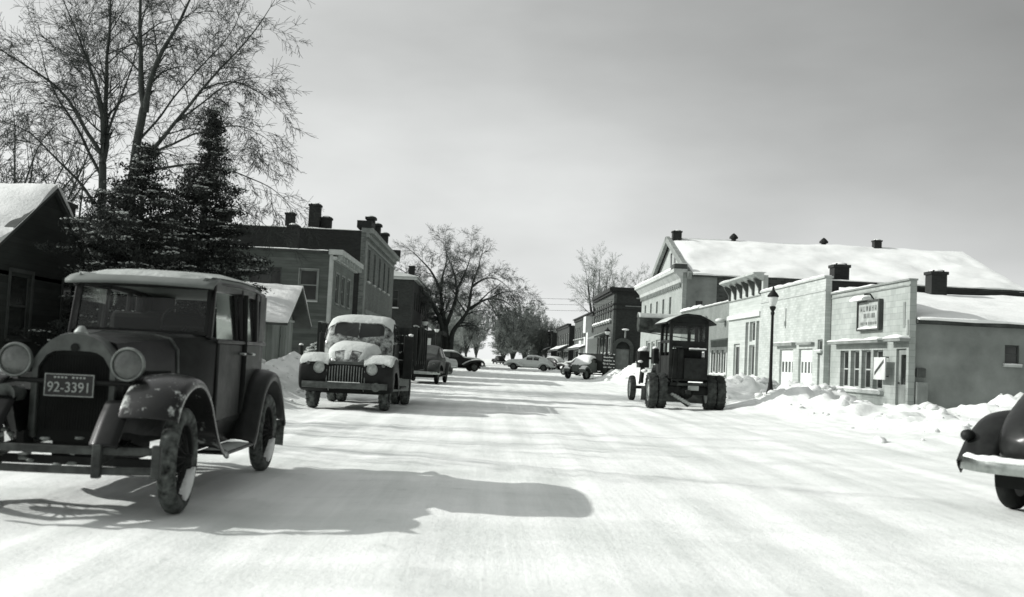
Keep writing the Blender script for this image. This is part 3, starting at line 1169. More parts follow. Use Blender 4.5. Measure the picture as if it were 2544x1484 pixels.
# --------------------------------------------------- big gabled hall
def hall():
    r = root('hall_building', 'large two storey hall with pale street front and wide snow covered gable roof', 'hall', (13.7, 75.1, 0))
    fc = RFACE(13.7)
    H = [(79.6 + i * 3.2, 80.5 + i * 3.2, 4.75, 6.5) for i in range(5)]
    S = [(81.4, 83.4, .3, 3.3), (84.0, 86.2, .3, 3.3), (86.8, 88.6, .05, 3.2), (89.2, 91.6, .3, 3.3)]
    b = MB()
    fc.wall(b, 75.1, 95.2, 0, 8.0, .3, H + S)
    b.build('front_wall', brick('pale_front', .34, .38, var=.12, stain=.28), r)
    for h in H:
        window(r, fc, h, TRIM_MD, GLASS_DK, 1, 2, .08, TRIM_LT, .14)
    for h in S:
        window(r, fc, h, TRIM_LT, GLASS_MD, 1, 2, .14, None, .14, name='shop_window')
    b = MB()
    prof = [(.002, 7.2), (.16, 7.3), (.2, 7.55), (.55, 7.95), (.68, 8.0), (.68, 8.25), (-.3, 8.25), (-.3, 8.002), (.002, 8.002)]
    n = len(prof)
    b.add([fc.P(u, z, d) for u in (75.0, 95.5) for (d, z) in prof],
          [tuple(range(n)), tuple(range(2 * n - 1, n - 1, -1))] + [(i, i + n, (i + 1) % n + n, (i + 1) % n) for i in range(n)])
    b.build('cornice', TRIM_LT, r)
    b = MB()
    for k in range(26):
        u = 75.5 + k * .77
        fc.box(b, u, u + .3, 6.95, 7.2, .002, .16)
    b.build('dentils', TRIM_MD, r)
    b = MB()
    fc.box(b, 75.0, 76.4, 8.25, 8.62, -.3, .68)
    b.build('corner_block', TRIM_DK, r, bevel=.05)
    ledge_snow(r, fc, 76.4, 95.4, 8.25, -.3, .68, .34, 51, step=.5)
    ledge_snow(r, fc, 75.05, 76.4, 8.62, -.3, .6, .12, 52)
    # corner return and long brick side wall
    sf = SFACE(75.15)
    b = MB()
    sf.wall(b, 14.0, 16.2, 0, 7.95, .3, [(14.7, 15.2, 4.4, 6.0)])
    b.build('corner_pier', STUCCO_SIDE, r)
    b = MB()
    sf.wall(b, 16.2, 38.3, 0, 7.9, .3, [])
    b.build('side_wall', BRICK_HALL, r)
    b = MB()
    sf.box(b, 14.7, 15.2, 4.4, 6.0, -.16, -.14)
    b.build('side_window', GLASS_DK, r)
    b = MB()
    b.box(38.1, 38.3, 75.5, 95, 0, 7.9)
    b.prism([(75.4, 7.9), (94.9, 7.9), (85.15, 11.45)], 'x', 38.1, 38.3)
    b.box(14, 38.1, 94.9, 95.2, 0, 7.9)
    b.build('rear_wall', BRICK_HALL, r)
    # gable end above the cornice and the roof
    b = MB()
    g0 = Face((14.5, 0, 0), (0, 1, 0), (-1, 0, 0))
    b.prism([(75.4, 7.9), (94.9, 7.9), (85.15, 11.5)], 'x', 14.5, 14.75)
    gb = b.build('gable', plain('gable_boards', .36, .85, .12, 2, .3, 14, .2), r)
    for u in (83.0, 84.6):
        b = MB()
        g0.box(b, u, u + .55, 8.6, 10.4, .002, .05)
        b.build('gable_window', GLASS_DK, r)
    b = MB()
    def rf(y0, z0, y1, z1, t):
        d = Vector((0, y1 - y0, z1 - z0)).normalized()
        n = Vector((0, -d.z, d.y)) * t
        if n.z < 0:
            n = -n
        return [(y0, z0), (y1, z1), (y1 + n.y, z1 + n.z), (y0 + n.y, z0 + n.z)]
    b.prism(rf(74.85, 7.72, 85.14, 11.5, .14), 'x', 14.3, 38.6)
    b.prism(rf(95.45, 7.72, 85.16, 11.5, .14), 'x', 14.3, 38.6)
    b.build('roof', ROOFING, r)
    b = MB()
    for y0 in (74.85, 95.45):
        b.prism(rf(y0, 7.5, 85.15, 11.3, .52), 'x', 14.0, 14.29)
    b.build('rake_board', TRIM_MD, r)
    snow_slab(r, [(14.35, 74.8, 7.86), (38.6, 74.8, 7.86), (38.6, 85.2, 11.66), (14.35, 85.2, 11.66)], .2, 3, 60, 22, 'roof_snow')
    snow_slab(r, [(14.35, 95.4, 7.86), (38.6, 95.4, 7.86), (38.6, 85.2, 11.66), (14.35, 85.2, 11.66)], .2, 8, 30, 12, 'roof_snow')
    for x in (19.6, 27.05):
        b = MB()
        b.lathe((x, 85.15, 11.6), (0, 0, 1), [(.2, -.2), (.2, .25), (.36, .3), (.36, .42), (.2, .6), (.06, .72), (0, .74)], 10)
        b.build('roof_vent', IRON, r)
    chimney(r, 31.4, 85.0, 11.3, 12.35, .6)
    chimney(r, 14.75, 84.3, 11.0, 12.2, .7)
hall()

# --------------------------------------------------- far right: brick corner block and the row beyond
def corner_block():
    r = root('brick_building', 'dark brick two storey corner building with arched side entrance and dark cornice', 'building', (13.7, 117, 0))
    fc = RFACE(13.7)
    W2 = [(118.6 + i * 2.55, 120.1 + i * 2.55, 6.1, 8.3) for i in range(8)]
    W1 = [(119.0, 122.5, .6, 4.3), (123.5, 126.5, .6, 4.3), (127.5, 130.5, .6, 4.3), (131.5, 137, .6, 4.3)]
    b = MB()
    fc.wall(b, 117, 138.3, 0, 9.1, .3, W2 + W1)
    b.build('front_wall', BRICK_MD, r)
    for h in W2:
        window(r, fc, h, TRIM_LT, GLASS_DK, 1, 2, .14, None, .15)
    for h in W1:
        window(r, fc, h, TRIM_LT, GLASS_MD, 2, 2, .16, None, .2, name='shop_window')
    g = MB()
    for i, h in enumerate(W2):
        fc.box(g, h[0] - .15, h[1] + .15, 5.85, 6.05, .002, .25)
    s = g.build('sill_course', TRIM_MD, r)
    g = MB()
    for i, h in enumerate(W2):
        snow_strip(g, fc, h[0] - .1, h[1] + .1, 6.05, .0, .3, .3, random.Random(i))
    g.build('sill_snow', SNOW, s, smooth=60)
    sf = SFACE(117)
    arch = (13.85, 15.75)
    b = MB()
    sf.wall(b, 14.0, 40, 0, 9.1, .3, [(14.15, 15.65, 0, 2.9), (18.5, 19.7, 5.9, 7.8)])
    b.build('side_wall', BRICK_DK, r)
    b = MB()
    for (z0, z1, d) in ((9.1, 9.35, .25), (9.35, 9.75, .45), (7.75, 7.95, .08), (7.2, 7.35, .06)):
        fc.box(b, 117 - d, 138.6, z0, z1, .002 if z0 < 9 else -.4, d)
        sf.box(b, 13.7 - d, 40, z0 + .003, z1 - .003, .002 if z0 < 9 else -.4, d - .004)
    b.build('cornice', BRICK_CH, r)
    sf2 = SFACE(116.74)
    ledge_snow(r, sf, 16.0, 40, 9.75, -.3, .3, .12, 61, step=.6)
    g = MB()
    sf.box(g, 16.2, 40, 8.55, 8.7, .002, .12)
    sf.box(g, 15.0, 40, 7.66, 7.74, .002, .06)
    g.build('string_course', TRIM_MD, r)
    # arched entrance: voussoir ring, recessed door
    b = MB()
    ring = []
    for k in range(17):
        t = math.pi * k / 16
        c, s_ = math.cos(t), math.sin(t)
        ring.append([sf.P(14.9 + c * a, 2.9 + s_ * a, d) for (a, d) in ((.78, .002), (1.2, .002), (1.2, .28), (.78, .28))])
    b.loft(ring)
    sf.box(b, 13.72, 14.12, .0, 2.9, .002, .3)
    sf.box(b, 15.68, 16.08, .0, 2.9, .002, .3)
    b.build('arch', BRICK_MD, r)
    b = MB()
    pts = [sf.P(14.9 + .78 * math.cos(math.pi * k / 16), 2.9 + .78 * math.sin(math.pi * k / 16), .06) for k in range(17)]
    b.add(pts, [tuple(range(17))])
    b.build('fanlight', GLASS_DK, r)
    b = MB()
    sf.box(b, 14.16, 14.7, .0, 2.88, -.24, -.2)
    sf.box(b, 14.7, 15.64, .0, 2.88, -.2, -.16)
    b.build('door', TRIM_MD, r)
    b = MB()
    b.box(14.0, 40, 117.3, 138.3, 8.6, 8.75)
    b.box(39.7, 40, 117.3, 138.3, 0, 8.6)
    b.box(14, 39.7, 138.0, 138.3, 0, 9.1)
    b.build('roof', ROOFING, r)
    b = MB()
    b.cyl(sf.P(15.1, 4.1, .2), sf.P(15.1, 5.0, .2), .1, n=8)
    l = b.build('entrance_lamp', TRIM_MD, r)
    b = MB()
    b.ell(sf.P(15.1, 5.04, .2), .42, .3, .12, 12, 8)
    b.build('snow_cap', SNOW, l, smooth=180)
    # small shop awning on the street side
    b = MB()
    b.add([fc.P(u, z, d) for u in (124, 131) for (d, z) in ((.01, 4.9), (1.4, 4.3), (1.4, 4.1), (.01, 4.7))],
          [(0, 1, 2, 3), (7, 6, 5, 4), (0, 4, 5, 1), (1, 5, 6, 2), (2, 6, 7, 3), (3, 7, 4, 0)])
    a = b.build('awning', TRIM_MD, r)
    b = MB()
    fc.box(b, 133.0, 135.2, 2.0, 5.0, .05, 1.3)
    b.build('projecting_sign', WHITE_PAINT, r)
corner_block()

def row_building(y0, y1, h, label, m, nwin, sill_z=4.4, awn=True, setb=0.0, depth=24):
    r = root('row_building', label, 'building', (13.7 + setb, y0, 0), group='buildings beyond the corner block')
    fc = RFACE(13.7 + setb)
    st = (y1 - y0) / nwin
    W2 = [(y0 + st * (i + .25), y0 + st * (i + .75), sill_z + .3, h - 1.5) for i in range(nwin)]
    W1 = [(y0 + .8, y0 + (y1 - y0) * .45, .6, 3.0), (y0 + (y1 - y0) * .55, y1 - .8, .6, 3.0)]
    b = MB()
    fc.wall(b, y0, y1, 0, h - .5, .3, W2 + W1)
    b.build('front_wall', m, r)
    for q in W2:
        window(r, fc, q, TRIM_LT, GLASS_DK, 1, 2, .16, SNOW, .15, sill_d=.25)
    for q in W1:
        window(r, fc, q, TRIM_LT, GLASS_MD, 2, 1, .16, None, .2, name='shop_window')
    b = MB()
    fc.box(b, y0, y1, h - .5, h - .15, -.3, .18)
    fc.box(b, y0, y1, h - .15, h, -.3, .4)
    b.build('cornice', BRICK_CH, r)
    sf = SFACE(y0 + .02)
    b = MB()
    sf.wall(b, 14.02 + setb, 13.7 + depth, 0, h - .3, .3, [])
    b.box(14.02 + setb, 13.7 + depth, y0 + .35, y1, h - .9, h - .8)
    b.build('side_wall', BRICK_DK, r)
    if awn:
        b = MB()
        u0, u1 = y0 + 1, y1 - 1
        b.add([fc.P(u, z, d) for u in (u0, u1) for (d, z) in ((.01, 3.9), (1.7, 3.1), (1.7, 2.9), (.01, 3.7))],
              [(0, 1, 2, 3), (7, 6, 5, 4), (0, 4, 5, 1), (1, 5, 6, 2), (2, 6, 7, 3), (3, 7, 4, 0)])
        a = b.build('awning', TRIM_DK, r)
        snow_slab(a, [fc.P(u0 + 2, 3.3, 1.3), fc.P(u1 - 3, 3.3, 1.3), fc.P(u1 - 3, 3.92, .01), fc.P(u0 + 2, 3.92, .01)], .1, int(y0), 10, 4, 'snow_cover')
    return r
r1 = row_building(139.0, 170.0, 8.0, 'brick two storey shop building with snowy sills next to the corner block', BRICK_MD, 9)
b_ = MB()
RFACE(13.7).box(b_, 141.0, 144.5, 5.2, 7.4, .02, .9)
b_.build('projecting_sign', WHITE_PAINT, r1)
for (u0, u1, z0, z1) in ((140.2, 142.2, 1.6, 4.6), (147.0, 150.0, 2.0, 4.2)):
    b_ = MB()
    RFACE(13.7).box(b_, u0, u1, z0, z1, .4, .95)
    b_.build('painted_panel', WHITE_PAINT, r1)
r2 = row_building(171.0, 203.0, 7.4, 'low dark building with snowy awning, second beyond the corner block', BRICK_DK, 7, 3.6, True, -.8)
r3 = row_building(205.0, 250.0, 7.0, 'small dark building farthest along the shopping row', BRICK_DK, 8, 3.4, True, -1.6)

# --------------------------------------------------- left side
def gable_house():
    r = root('gable_house', 'dark wooden house with steep snowy roof beside the two evergreens', 'house', (-12, 29.1, 0))
    fc = LFACE(-12.0)
    win = (26.9, 28.15, 1.3, 3.0)
    win2 = (30.2, 31.3, 1.3, 3.0)
    b = MB()
    fc.wall(b, 25.0, 33.2, 0, 2.9, .18, [win, win2])
    b.prism([(25.0, 2.902), (33.2, 2.902), (29.1, 5.36)], 'x', -12.18, -12.0)
    b.box(-22, -12.18, 25.0, 25.18, 0, 2.9)
    b.box(-22, -12.18, 33.02, 33.2, 0, 2.9)
    b.box(-22.18, -22, 25.0, 33.2, 0, 2.9)
    b.build('wall', SID_DARK, r)
    for h in (win, win2):
        window(r, fc, h, TRIM_DK, GLASS_DK, 1, 2, .07, TRIM_DK, .08, casing=.1)
    def rp(y0, z0, t):
        d = Vector((0, 29.1 - y0, 5.40 - z0)).normalized()
        n = Vector((0, -d.z, d.y)) * t
        if n.z < 0:
            n = -n
        return [(y0, z0), (29.1, 5.40), (29.1 + (.001 if n.y > 0 else -.001), 5.40 + t * 1.15), (y0 + n.y, z0 + n.z)]
    b = MB()
    b.prism(rp(24.5, 2.64, .12), 'x', -22.4, -11.9)
    b.prism(rp(33.7, 2.64, .12), 'x', -22.4, -11.9)
    b.build('roof', TRIM_DK, r)
    snow_slab(r, [(-22.4, 24.44, 2.74), (-11.88, 24.44, 2.72), (-11.88, 29.12, 5.50), (-22.4, 29.12, 5.54)], .2, 12, 40, 18, 'roof_snow')
    snow_slab(r, [(-22.4, 33.76, 2.74), (-11.88, 33.76, 2.72), (-11.88, 29.12, 5.50), (-22.4, 29.12, 5.54)], .2, 15, 40, 18, 'roof_snow')
    chimney(r, -12.9, 31.9, 3.4, 5.5, .62)
    r.location = (-12.3, 29.1, -.18)
gable_house()

def shed():
    r = root('garden_shed', 'small board shed with steep snowy gable roof behind the old black sedan', 'shed', (-8, 40.6, 0))
    fc = LFACE(-8.0)
    door = (41.2, 42.4, 0, 1.95)
    b = MB()
    fc.wall(b, 38.6, 42.6, 0, 2.3, .12, [])
    b.box(-12.5, -8.12, 38.6, 38.72, 0, 2.3)
    b.box(-12.5, -8.12, 42.48, 42.6, 0, 2.3)
    b.box(-12.62, -12.5, 38.6, 42.6, 0, 2.3)
    b.prism([(38.6, 2.302), (42.6, 2.302), (40.6, 3.42)], 'x', -8.12, -8.0)
    b.build('wall', PLANK_GR, r)
    b = MB()
    fc.box(b, 38.6, 42.6, 2.24, 2.32, .002, .05)
    b.build('batten', TRIM_LT, r)
    b = MB()
    fc.box(b, 40.0, 41.4, .05, 2.0, .002, .04)
    fc.box(b, 40.0, 41.4, .4, .5, .04, .06)
    fc.box(b, 40.0, 41.4, 1.6, 1.7, .04, .06)
    b.build('door', PLANK_GR, r)
    def rp(y0, z0, t):
        d = Vector((0, 40.6 - y0, 3.46 - z0)).normalized()
        n = Vector((0, -d.z, d.y)) * t
        if n.z < 0:
            n = -n
        return [(y0, z0), (40.6, 3.46), (40.6 + (.001 if n.y > 0 else -.001), 3.46 + t * 1.2), (y0 + n.y, z0 + n.z)]
    b = MB()
    b.prism(rp(38.1, 2.02, .1), 'x', -12.8, -7.35)
    b.prism(rp(43.1, 2.02, .1), 'x', -12.8, -7.35)
    b.build('roof', TRIM_DK, r)
    snow_slab(r, [(-12.8, 38.05, 2.11), (-7.33, 38.05, 2.11), (-7.33, 40.62, 3.59), (-12.8, 40.62, 3.59)], .16, 5, 24, 12, 'roof_snow')
    snow_slab(r, [(-12.8, 43.15, 2.11), (-7.33, 43.15, 2.11), (-7.33, 40.62, 3.59), (-12.8, 40.62, 3.59)], .16, 6, 24, 12, 'roof_snow')
shed()

def frame_building():
    r = root('frame_building', 'weathered clapboard two storey building with three upper windows facing the street', 'building', (-8, 52.1, 0))
    fc = LFACE(-8.0)
    F = [(53.3 + i * 2.15, 54.4 + i * 2.15, 3.6, 5.1) for i in range(3)] + [(54.0, 56.4, .6, 2.7), (57.2, 58.3, .05, 2.6)]
    b = MB()
    fc.wall(b, 52.1, 60.3, 0, 5.95, .18, F)
    b.build('front_wall', SID_GREY2, r)
    sf = SFACE(52.1)
    S = [(-9.6, -8.7, 3.62, 5.15), (-12.1, -10.5, 4.3, 5.2)]
    b = MB()
    sf.wall(b, -16, -8.18, 0, 6.0, .18, S)
    b.box(-16.18, -16, 52.1, 60.3, 0, 6.0)
    b.box(-16, -8.18, 60.12, 60.3, 0, 6.0)
    b.build('side_wall', SID_GREY, r)
    for h in F[:4]:
        window(r, fc, h, TRIM_MD, GLASS_DK, 1, 2, .07, TRIM_MD, .08, casing=.1)
    window(r, sf, S[0], TRIM_MD, GLASS_DK, 1, 2, .06, SNOW_DIM, .08, casing=.06)
    window(r, sf, S[1], TRIM_DK, GLASS_DK, 3, 1, .07, SNOW, .1)
    b = MB()
    sf.box(b, -12.3, -10.35, 4.16, 4.24, .002, .16)
    b.build('ledge', TRIM_LT, r)
    b = MB()
    fc.box(b, 57.24, 58.26, .05, 2.56, -.14, -.06)
    b.build('door', TRIM_DK, r)
    b = MB()
    fc.box(b, 51.95, 60.6, 5.95, 6.2, -.2, .5)
    fc.box(b, 51.95, 60.5, 5.7, 5.85, .002, .2)
    for k in range(9):
        fc.box(b, 52.3 + k * .98, 52.45 + k * .98, 5.72, 5.948, .2, .42)
    b.build('cornice', TRIM_LT, r)
    b = MB()
    fc.box(b, 52.08, 52.24, 0, 5.7, .002, .03)
    sf.box(b, -8.16, -8.0, 0, 5.95, .002, .03)
    b.build('corner_board', TRIM_LT, r)
    b = MB()
    sf.box(b, -16.2, -8.2, 6.0, 6.12, -8.3, .12)
    b.build('roof', ROOFING, r)
    ledge_snow(r, sf, -16.2, -8.25, 6.12, -.3, .14, .08, 71)
    chimney(r, -10.15, 52.7, 6.0, 7.42, .52)
frame_building()

def brick_block():
    r = root('brick_building', 'tall dark brick block with piers on its parapet and narrow upper windows', 'building', (-8, 65, 0))
    fc = LFACE(-8.0)
    W = [(66.7 + i * 3.25, 67.75 + i * 3.25, 5.65, 7.75) for i in range(5)]
    S = [(66.5, 69.5, .6, 3.3), (70.5, 72, .05, 3.0), (73, 77, .6, 3.3), (78, 83, .6, 3.3)]
    b = MB()
    fc.wall(b, 65, 84.4, 0, 8.6, .3, W + S)
    b.build('front_wall', BRICK_LF, r)
    for h in W:
        window(r, fc, h, TRIM_DK, GLASS_DK, 1, 2, .1, SNOW, .16)
    for h in S:
        window(r, fc, h, TRIM_DK, GLASS_DK, 2, 2, .12, None, .16, name='shop_window')
    b = MB()
    for (z0, z1, d) in ((7.95, 8.1, .08), (8.35, 8.6, .16), (8.6, 8.9, .42)):
        fc.box(b, 64.95, 84.6, z0, z1, .002 if z0 < 8.5 else -.3, d)
    b.build('cornice', TRIM_MD, r)
    b = MB()
    b.prism([(68, 8.9), (81.5, 8.9), (79, 9.35), (70.5, 9.35)], 'x', -8.25, -8.0)
    fc.box(b, 64.9, 66.6, 8.9, 9.35, -.6, .3)
    fc.box(b, 84.1, 84.6, 8.902, 9.5, -.3, .45)
    b.build('parapet', BRICK_CH, r)
    for u in (68.8, 72.4, 77.8):
        b = MB()
        fc.box(b, u - .35, u + .35, 9.352, 9.9, -.45, .05)
        fc.box(b, u - .45, u + .45, 9.9, 10.05, -.55, .14)
        p = b.build('parapet_pier', BRICK_CH, r)
        g = MB()
        g.ell(fc.P(u, 10.05, -.2), .3, .4, .12, 10, 6)
        g.build('snow_cap', SNOW_DIM, p, smooth=180)
    sf = SFACE(65)
    b = MB()
    sf.wall(b, -28, -8.3, 0, 8.7, .3, [])
    b.box(-28.3, -28, 65, 84.4, 0, 8.5)
    b.box(-28, -8.3, 84.1, 84.4, 0, 8.5)
    b.build('side_wall', BRICK_CH, r)
    b = MB()
    b.box(-28, -8.3, 65.3, 84.1, 8.1, 8.25)
    b.build('roof', ROOFING, r)
    ledge_snow(r, sf, -28, -8.4, 8.7, -.3, .06, .1, 81, step=.5)
    chimney(r, -12.95, 66.0, 8.2, 9.75, .55)
    chimney(r, -11.4, 65.9, 8.2, 10.35, .68)
    chimney(r, -10.7, 66.2, 8.2, 9.6, .62)
    chimney(r, -17.2, 66.4, 8.2, 9.7, .8)
    b = MB()
    fc.box(b, 64.99, 65.5, 0, 7.95, .002, .07)
    fc.box(b, 65.5, 84.4, 3.6, 3.85, .002, .16)
    b.build('pilaster', TRIM_MD, r)
brick_block()

def far_corner():
    r = root('brick_building', 'brick corner building with snowy hipped roof behind the forked elm', 'building', (-8, 106, 0))
    fc = LFACE(-8.0)
    sf = SFACE(106)
    S = [(-10.1, -9.45, 5.8, 7.6), (-13.5, -12.8, 5.8, 7.6), (-10.1, -9.3, 1.4, 3.6), (-8.9, -8.4, 1.0, 3.6)]
    b = MB()
    sf.wall(b, -24, -8.3, 0, 8.7, .3, S)
    b.build('side_wall', BRICK_DK, r)
    for h in S[:2]:
        window(r, sf, h, TRIM_DK, GLASS_DK, 1, 2, .09, SNOW, .16, sill_d=.3)
    for h in S[2:]:
        window(r, sf, h, TRIM_LT, GLASS_MD, 1, 1, .09, None, .16, name='shop_window')
    W = [(108 + i * 3.3, 109.4 + i * 3.3, 5.8, 7.6) for i in range(8)]
    b = MB()
    fc.wall(b, 106, 135, 0, 8.7, .3, W)
    b.box(-24, -8.3, 134.7, 135, 0, 8.7)
    b.box(-24.3, -24, 106, 135, 0, 8.7)
    b.build('front_wall', BRICK_DK, r)
    for h in W:
        window(r, fc, h, TRIM_DK, GLASS_DK, 1, 2, .1, None, .16)
    b = MB()
    fc.box(b, 105.7, 135.3, 8.7, 8.95, -.3, .35)
    sf.box(b, -24.3, -8.302, 8.7, 8.95, -.3, .3)
    b.build('cornice', TRIM_LT, r)
    E4 = [(-7.6, 105.6, 8.95), (-7.6, 135.4, 8.95), (-24.6, 135.4, 8.95), (-24.6, 105.6, 8.95)]
    T2 = [(-16, 114, 11.2), (-16, 127, 11.2)]
    b = MB()
    b.add(E4 + T2, [(0, 1, 5, 4), (1, 2, 5), (2, 3, 4, 5), (3, 0, 4), (0, 3, 2, 1)])
    b.build('roof', ROOFING, r)
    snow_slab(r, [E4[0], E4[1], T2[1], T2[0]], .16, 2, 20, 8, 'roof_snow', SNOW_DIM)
    snow_slab(r, [E4[3], E4[0], T2[0], T2[0]], .16, 5, 20, 8, 'roof_snow', SNOW_DIM)
    chimney(r, -8.4, 108.0, 8.6, 10.3, .6)
    # dark porch canopy over the sidewalk
    b = MB()
    fc.box(b, 107, 122, 3.3, 3.7, .002, 3.2)
    for u in (107.3, 112, 117, 121.7):
        fc.box(b, u, u + .2, 0, 3.298, 2.9, 3.1)
    b.build('porch_canopy', WOOD_DK, r)
    for x in (-7.4, -6.5):
        b = MB()
        b.box(x, x + .5, 107.02, 107.06, 1.7, 2.9)
        b.build('porch_poster', WHITE_PAINT, r)
    b = MB()
    b.box(-7.9, -5.0, 107.1, 107.2, .3, 3.28)
    b.build('porch_wall', WOOD_DK, r)
far_corner()

# --------------------------------------------------- street lamps
def lamp_proto():
    p = MB()
    p.lathe((0, 0, 0), (0, 0, 1), [(.0, 0), (.24, 0), (.24, .12), (.2, .18), (.17, .5), (.12, .62), (.1, .75), (.075, .9), (.062, 2.85), (.09, 2.9), (.09, 2.95), (.06, 2.98), (.13, 3.06), (.15, 3.12), (.1, 3.14), (0, 3.14)], 14)
    post = p
    g = MB()
    g.lathe((0, 0, 0), (0, 0, 1), [(.1, 3.14), (.15, 3.2), (.215, 3.34), (.22, 3.42)], 14)
    c = MB()
    c.lathe((0, 0, 0), (0, 0, 1), [(.0, 3.42), (.25, 3.42), (.26, 3.46), (.18, 3.54), (.1, 3.6), (.06, 3.64), (.055, 3.7), (.03, 3.74), (0, 3.76)], 14)
    return post, g, c

LAMP_GLASS = plain('lamp_glass', .62, .25, .1, 4, 0, 10, .5)
def lamp(label, loc, s=1.0, w=1.0, first=[None]):
    if first[0] is None:
        r = root('street_lamp', label, 'street lamp', (0, 0, 0), group='street lamps along the kerbs')
        post, g, c = lamp_proto()
        q = post.build('post', IRON, r, smooth=50)
        q2 = g.build('globe', LAMP_GLASS, r, smooth=60)
        c.build('cap', IRON, r, smooth=50)
        first[0] = r
    else:
        r = copy_tree(first[0])
        r['label'] = label
    r.location = loc
    r.scale = (s * w, s * w, s)
    return r
lamp('tall dark lamp post with acorn globe in front of the white garage', (8.38, 31.0, 0.1), .965, .68)
lamp('pale globed lamp post seen beyond the stake truck bed', (-4.75, 76.0, 0), 1.05)
lamp('small lamp post half hidden by the forked elm trunk', (-4.9, 96.0, 0), 1.05)
lamp('lamp post on the corner by the arched brick entrance', (12.6, 112.5, 0), 1.35)

# --------------------------------------------------- wires over the cross street
def wires():
    for i, (z0, z1, y) in enumerate(((8.3, 8.35, 116.0), (7.7, 7.75, 116.6), (7.1, 7.1, 117.2))):
        b = MB()
        pts = []
        for k in range(25):
            t = k / 24
            pts.append((-7.8 + 21.45 * t, y, z0 + (z1 - z0) * t - 1.1 * 4 * t * (1 - t) * .28))
        b.tube(pts, .02, 4)
        o = b.build('overhead_wire', IRON)
        tag(o, ['uppermost dark wire strung across the cross street', 'middle dark wire strung across the cross street', 'lowest dark wire strung across the cross street'][i], 'wire', 'wires across the cross street')
wires()

# ------------------------------------------------------------------ trees
def at(px, py, Y):
    """a point of the photograph on the plane y = Y, used to lay out the big limbs at their true distance"""
    d = F_ + RR * ((px - 1272.0) / 2600.0) + UU * ((742.0 - py) / 2600.0)
    return Vector((0, 0, 1.2)) + d * (Y / d.y)

def rvec(rnd):
    while True:
        v = Vector((rnd.uniform(-1, 1), rnd.uniform(-1, 1), rnd.uniform(-1, 1)))
        if .05 < v.length < 1:
            return v.normalized()

def branch(tk, cr, p, d, r, L, lev, rnd, P):
    """one wandering branch with its side shoots; thick wood goes to tk, twigs to cr"""
    n = max(3, int(L / P['seg']))
    pts, rad = [p.copy()], [r]
    kids = []
    dd = d.copy()
    for i in range(1, n + 1):
        t = i / n
        dd = (dd + rvec(rnd) * P['wig'] + Vector((0, 0, P['up'] - P['droop'] * t * (1 + .5 * lev)))).normalized()
        p = p + dd * (L / n)
        pts.append(p.copy())
        rad.append(max(r * (1 - .82 * t), P['rmin']))
        if lev > 0 and t > P['bare']:
            m = P['kids'] * L / n / max(.2, L) * (1 if lev > 1 else P['tipk'])
            k = int(m) + (1 if rnd.random() < m - int(m) else 0)
            for _ in range(k):
                kids.append((p.copy(), dd.copy(), rad[-1], t))
    (tk if r > P['split'] else cr).tube(pts, rad, 6 if r > .06 else (4 if r > .018 else 3), caps=False)
    for (q, e, rr, t) in kids:
        a = rvec(rnd)
        a = (a - e * a.dot(e)).normalized()
        k = P['ang'] * (.6 + .7 * rnd.random())
        nd = (e * math.cos(k) + a * math.sin(k)).normalized()
        branch(tk, cr, q, nd, max(rr * .62, P['rmin']), L * (P['len'] * (.6 + .7 * rnd.random())) * (1 - .45 * t), lev - 1, rnd, P)

def limb(tk, cr, pts, r0, r1, lev, rnd, P, L):
    """a limb through given points, with shoots"""
    fine = []
    for i in range(len(pts) - 1):
        a, b_ = pts[i], pts[i + 1]
        m = max(2, int((b_ - a).length / P['seg']))
        for k in range(m):
            fine.append(a + (b_ - a) * (k / m) + rvec(rnd) * P['jit'])
    fine.append(pts[-1])
    for _ in range(2):
        fine = [fine[0]] + [(fine[i - 1] + fine[i] * 2 + fine[i + 1]) / 4 for i in range(1, len(fine) - 1)] + [fine[-1]]
    n = len(fine)
    rad = [r0 + (r1 - r0) * (i / (n - 1)) ** .8 for i in range(n)]
    tk.tube(fine, rad, 8, caps=False)
    for i in range(1, n - 1):
        t = i / n
        if t < P['lbare']:
            continue
        m = P['lk']
        k = int(m) + (1 if rnd.random() < m - int(m) else 0)
        e = (fine[i + 1] - fine[i]).normalized()
        for _ in range(k):
            a = rvec(rnd)
            a = (a - e * a.dot(e)).normalized()
            g = P['ang'] * (.7 + .6 * rnd.random())
            branch(tk, cr, fine[i].copy(), (e * math.cos(g) + a * math.sin(g)).normalized(), max(rad[i] * .45, P['rmin'] * 1.6), L * (.55 + .8 * rnd.random()) * (1 - .35 * t), lev, rnd, P)
    branch(tk, cr, fine[-1].copy(), (fine[-1] - fine[-3]).normalized(), max(r1, P['rmin']), L, lev, rnd, P)

BIG = dict(seg=.4, wig=.13, up=.03, droop=.10, rmin=.0062, bare=.10, kids=10, tipk=.8, split=.03, ang=.75, len=.62, jit=.10, lbare=.08, lk=1.25)

def big_tree(name, label, base, trunk, limbs, Y, seed, P, L, lev=2, tw=TWIG, grp=None):
    rnd = random.Random(seed)
    bz = Vector(base)
    r = root(name, label, 'tree', bz, group=grp)
    tk, cr = MB(), MB()
    tp = [bz] + [at(x, y, Y) for (x, y) in trunk[0]]
    limb(tk, cr, tp, trunk[1], trunk[2], 1, rnd, dict(P, lk=0), L * .5)
    for (pp, r0, dy) in limbs:
        n = len(pp)
        pts = [at(x, y, Y + dy * (i / max(1, n - 1)) ** 1.0) for i, (x, y) in enumerate(pp)]
        limb(tk, cr, pts, r0, max(.012, r0 * .18), lev, rnd, P, L)
    tk.build('trunk', BARK, r, smooth=180, fix=False)
    cr.build('crown', tw, r, fix=False)
    return r

